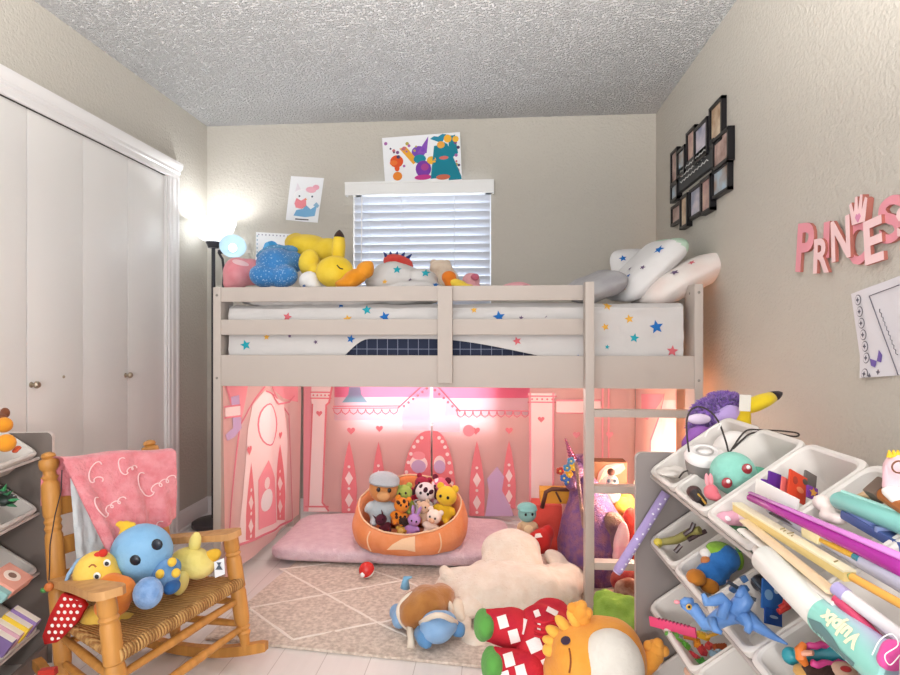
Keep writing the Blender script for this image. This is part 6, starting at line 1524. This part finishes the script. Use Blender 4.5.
for k, (u, v, c) in enumerate(bricks):
    d = 1.50-.0016*(v-634)-.0008*(u-690); R = Euler((random.uniform(-.6, .6), random.uniform(-.6, .6), random.uniform(0, 3))).to_matrix(); m = plastic(c); p = P(u, v, d)
    sz = random.choice([(.030, .015, .012), (.022, .015, .012), (.015, .015, .012), (.034, .012, .006)])
    seen[c] = seen.get(c, 0)+1; pos = 'under the pink ruler' if v < 640 else ('at the front of' if v > 655 else 'in the middle of')
    lab = '%s toy brick %s%s' % (cn[c], pos, '' if v < 640 else ' the far third row bin')
    if c == '#c63b44': lab = 'crimson toy brick %s in the far third row bin' % ('nearer the lip' if u < 698 else 'nearer the ruler')
    t = thing('toy_brick', lab, 'toy brick', p, (0, 0, 0), 'toy bricks in the far third row bin')
    b = B(); b.box(p, sz, m, R, .001); b.done('block', t)
    nx = max(1, int(sz[0]/.0075)); ny = max(1, int(sz[1]/.0075))
    b = B()
    for i in range(nx):
        for j in range(ny): b.lathe([(0, .0018), (.0024, .0018), (.0026, 0)], p+R @ V(((i-(nx-1)/2)*.0075, (j-(ny-1)/2)*.0075, sz[2]/2)), m, 8, R)
    b.done('studs', t)
# bottom row: things that show at the frame's lower edge
b = B().blob([G(692, 672, 1.42, .02, .02, .012)], felt('#c9a08a'), .005, 1); mesh_thing(b, 'toy_piece', 'beige toy piece at the very bottom of picture below the bricks', 'toy', None, 0)
GLOW_P = tuple(NL2+V((0, 0, .56))); GLOW2_P = tuple(NL+V((0, 0, .45)))
# ------------------------------------------------------------------ camera, light
cam = bpy.data.cameras.new('camera'); co = bpy.data.objects.new('camera', cam); COL.objects.link(co)
cam.sensor_width = 36; cam.lens = 24; cam.clip_start = .05
co.location = (0, 0, CH); co.rotation_euler = (PI/2, 0, YAW); SC.camera = co
def light(name, kind, loc, energy, color=(1, 1, 1), size=.1, rot=(0, 0, 0), size_y=None):
    l = bpy.data.lights.new(name, kind); o = bpy.data.objects.new(name, l); COL.objects.link(o)
    l.energy = energy; l.color = color; o.location = loc; o.rotation_euler = rot
    if kind == 'AREA':
        l.size = size
        if size_y: l.shape = 'RECTANGLE'; l.size_y = size_y
    else: l.shadow_soft_size = size
    return o
light('daylight_outside', 'AREA', ((WX0+WX1)/2, YB+.55, (WZ0+WZ1)/2+.15), 42, (.82, .87, 1), 1.3, (-PI/2, 0, 0), 1.9)
light('floor_lamp_bulb', 'POINT', LAMP_P, 5.0, (.97, .98, 1), .05)
up = light('added_ceiling_fill', 'SPOT', (-.2, -.15, 1.3), 380, (1, .97, .94), .12, (PI, 0, 0)); up.data.spot_size = math.radians(165); up.data.spot_blend = .4  # unseen spot added behind the camera to brighten the ceiling
light('added_front_fill', 'POINT', (-.1, -1.6, 1.2), 92, (1, .96, .92), .14)  # unseen point fill added behind the camera, no fitting there
for n, p, e, c, r in (('added_wall_glow', GLOW_P, 13, (1, .48, .22), .045), ('added_bed_glow', GLOW2_P, 40, (1, .70, .55), .06)):  # warm light of the two added globes
    light(n, 'POINT', p, e, c, r)
light('reading_bulb', 'POINT', READ_P, .3, (.95, .98, 1), .02)
for x in (-.75, .05): light('added_under_bed_fill', 'POINT', (x, 2.98, .895), 5.5, (1, .74, .66), .05)  # unseen fill lights added below the slats to brighten the curtains
w = bpy.data.worlds.new('world'); SC.world = w; w.use_nodes = True
bg = w.node_tree.nodes['Background']; bg.inputs[0].default_value = (.95, .96, 1, 1); bg.inputs[1].default_value = 1.75
vs = SC.view_settings; vs.view_transform = 'Standard'; vs.look = 'None'; vs.gamma = 1; vs.exposure = .18; vs.use_curve_mapping = False
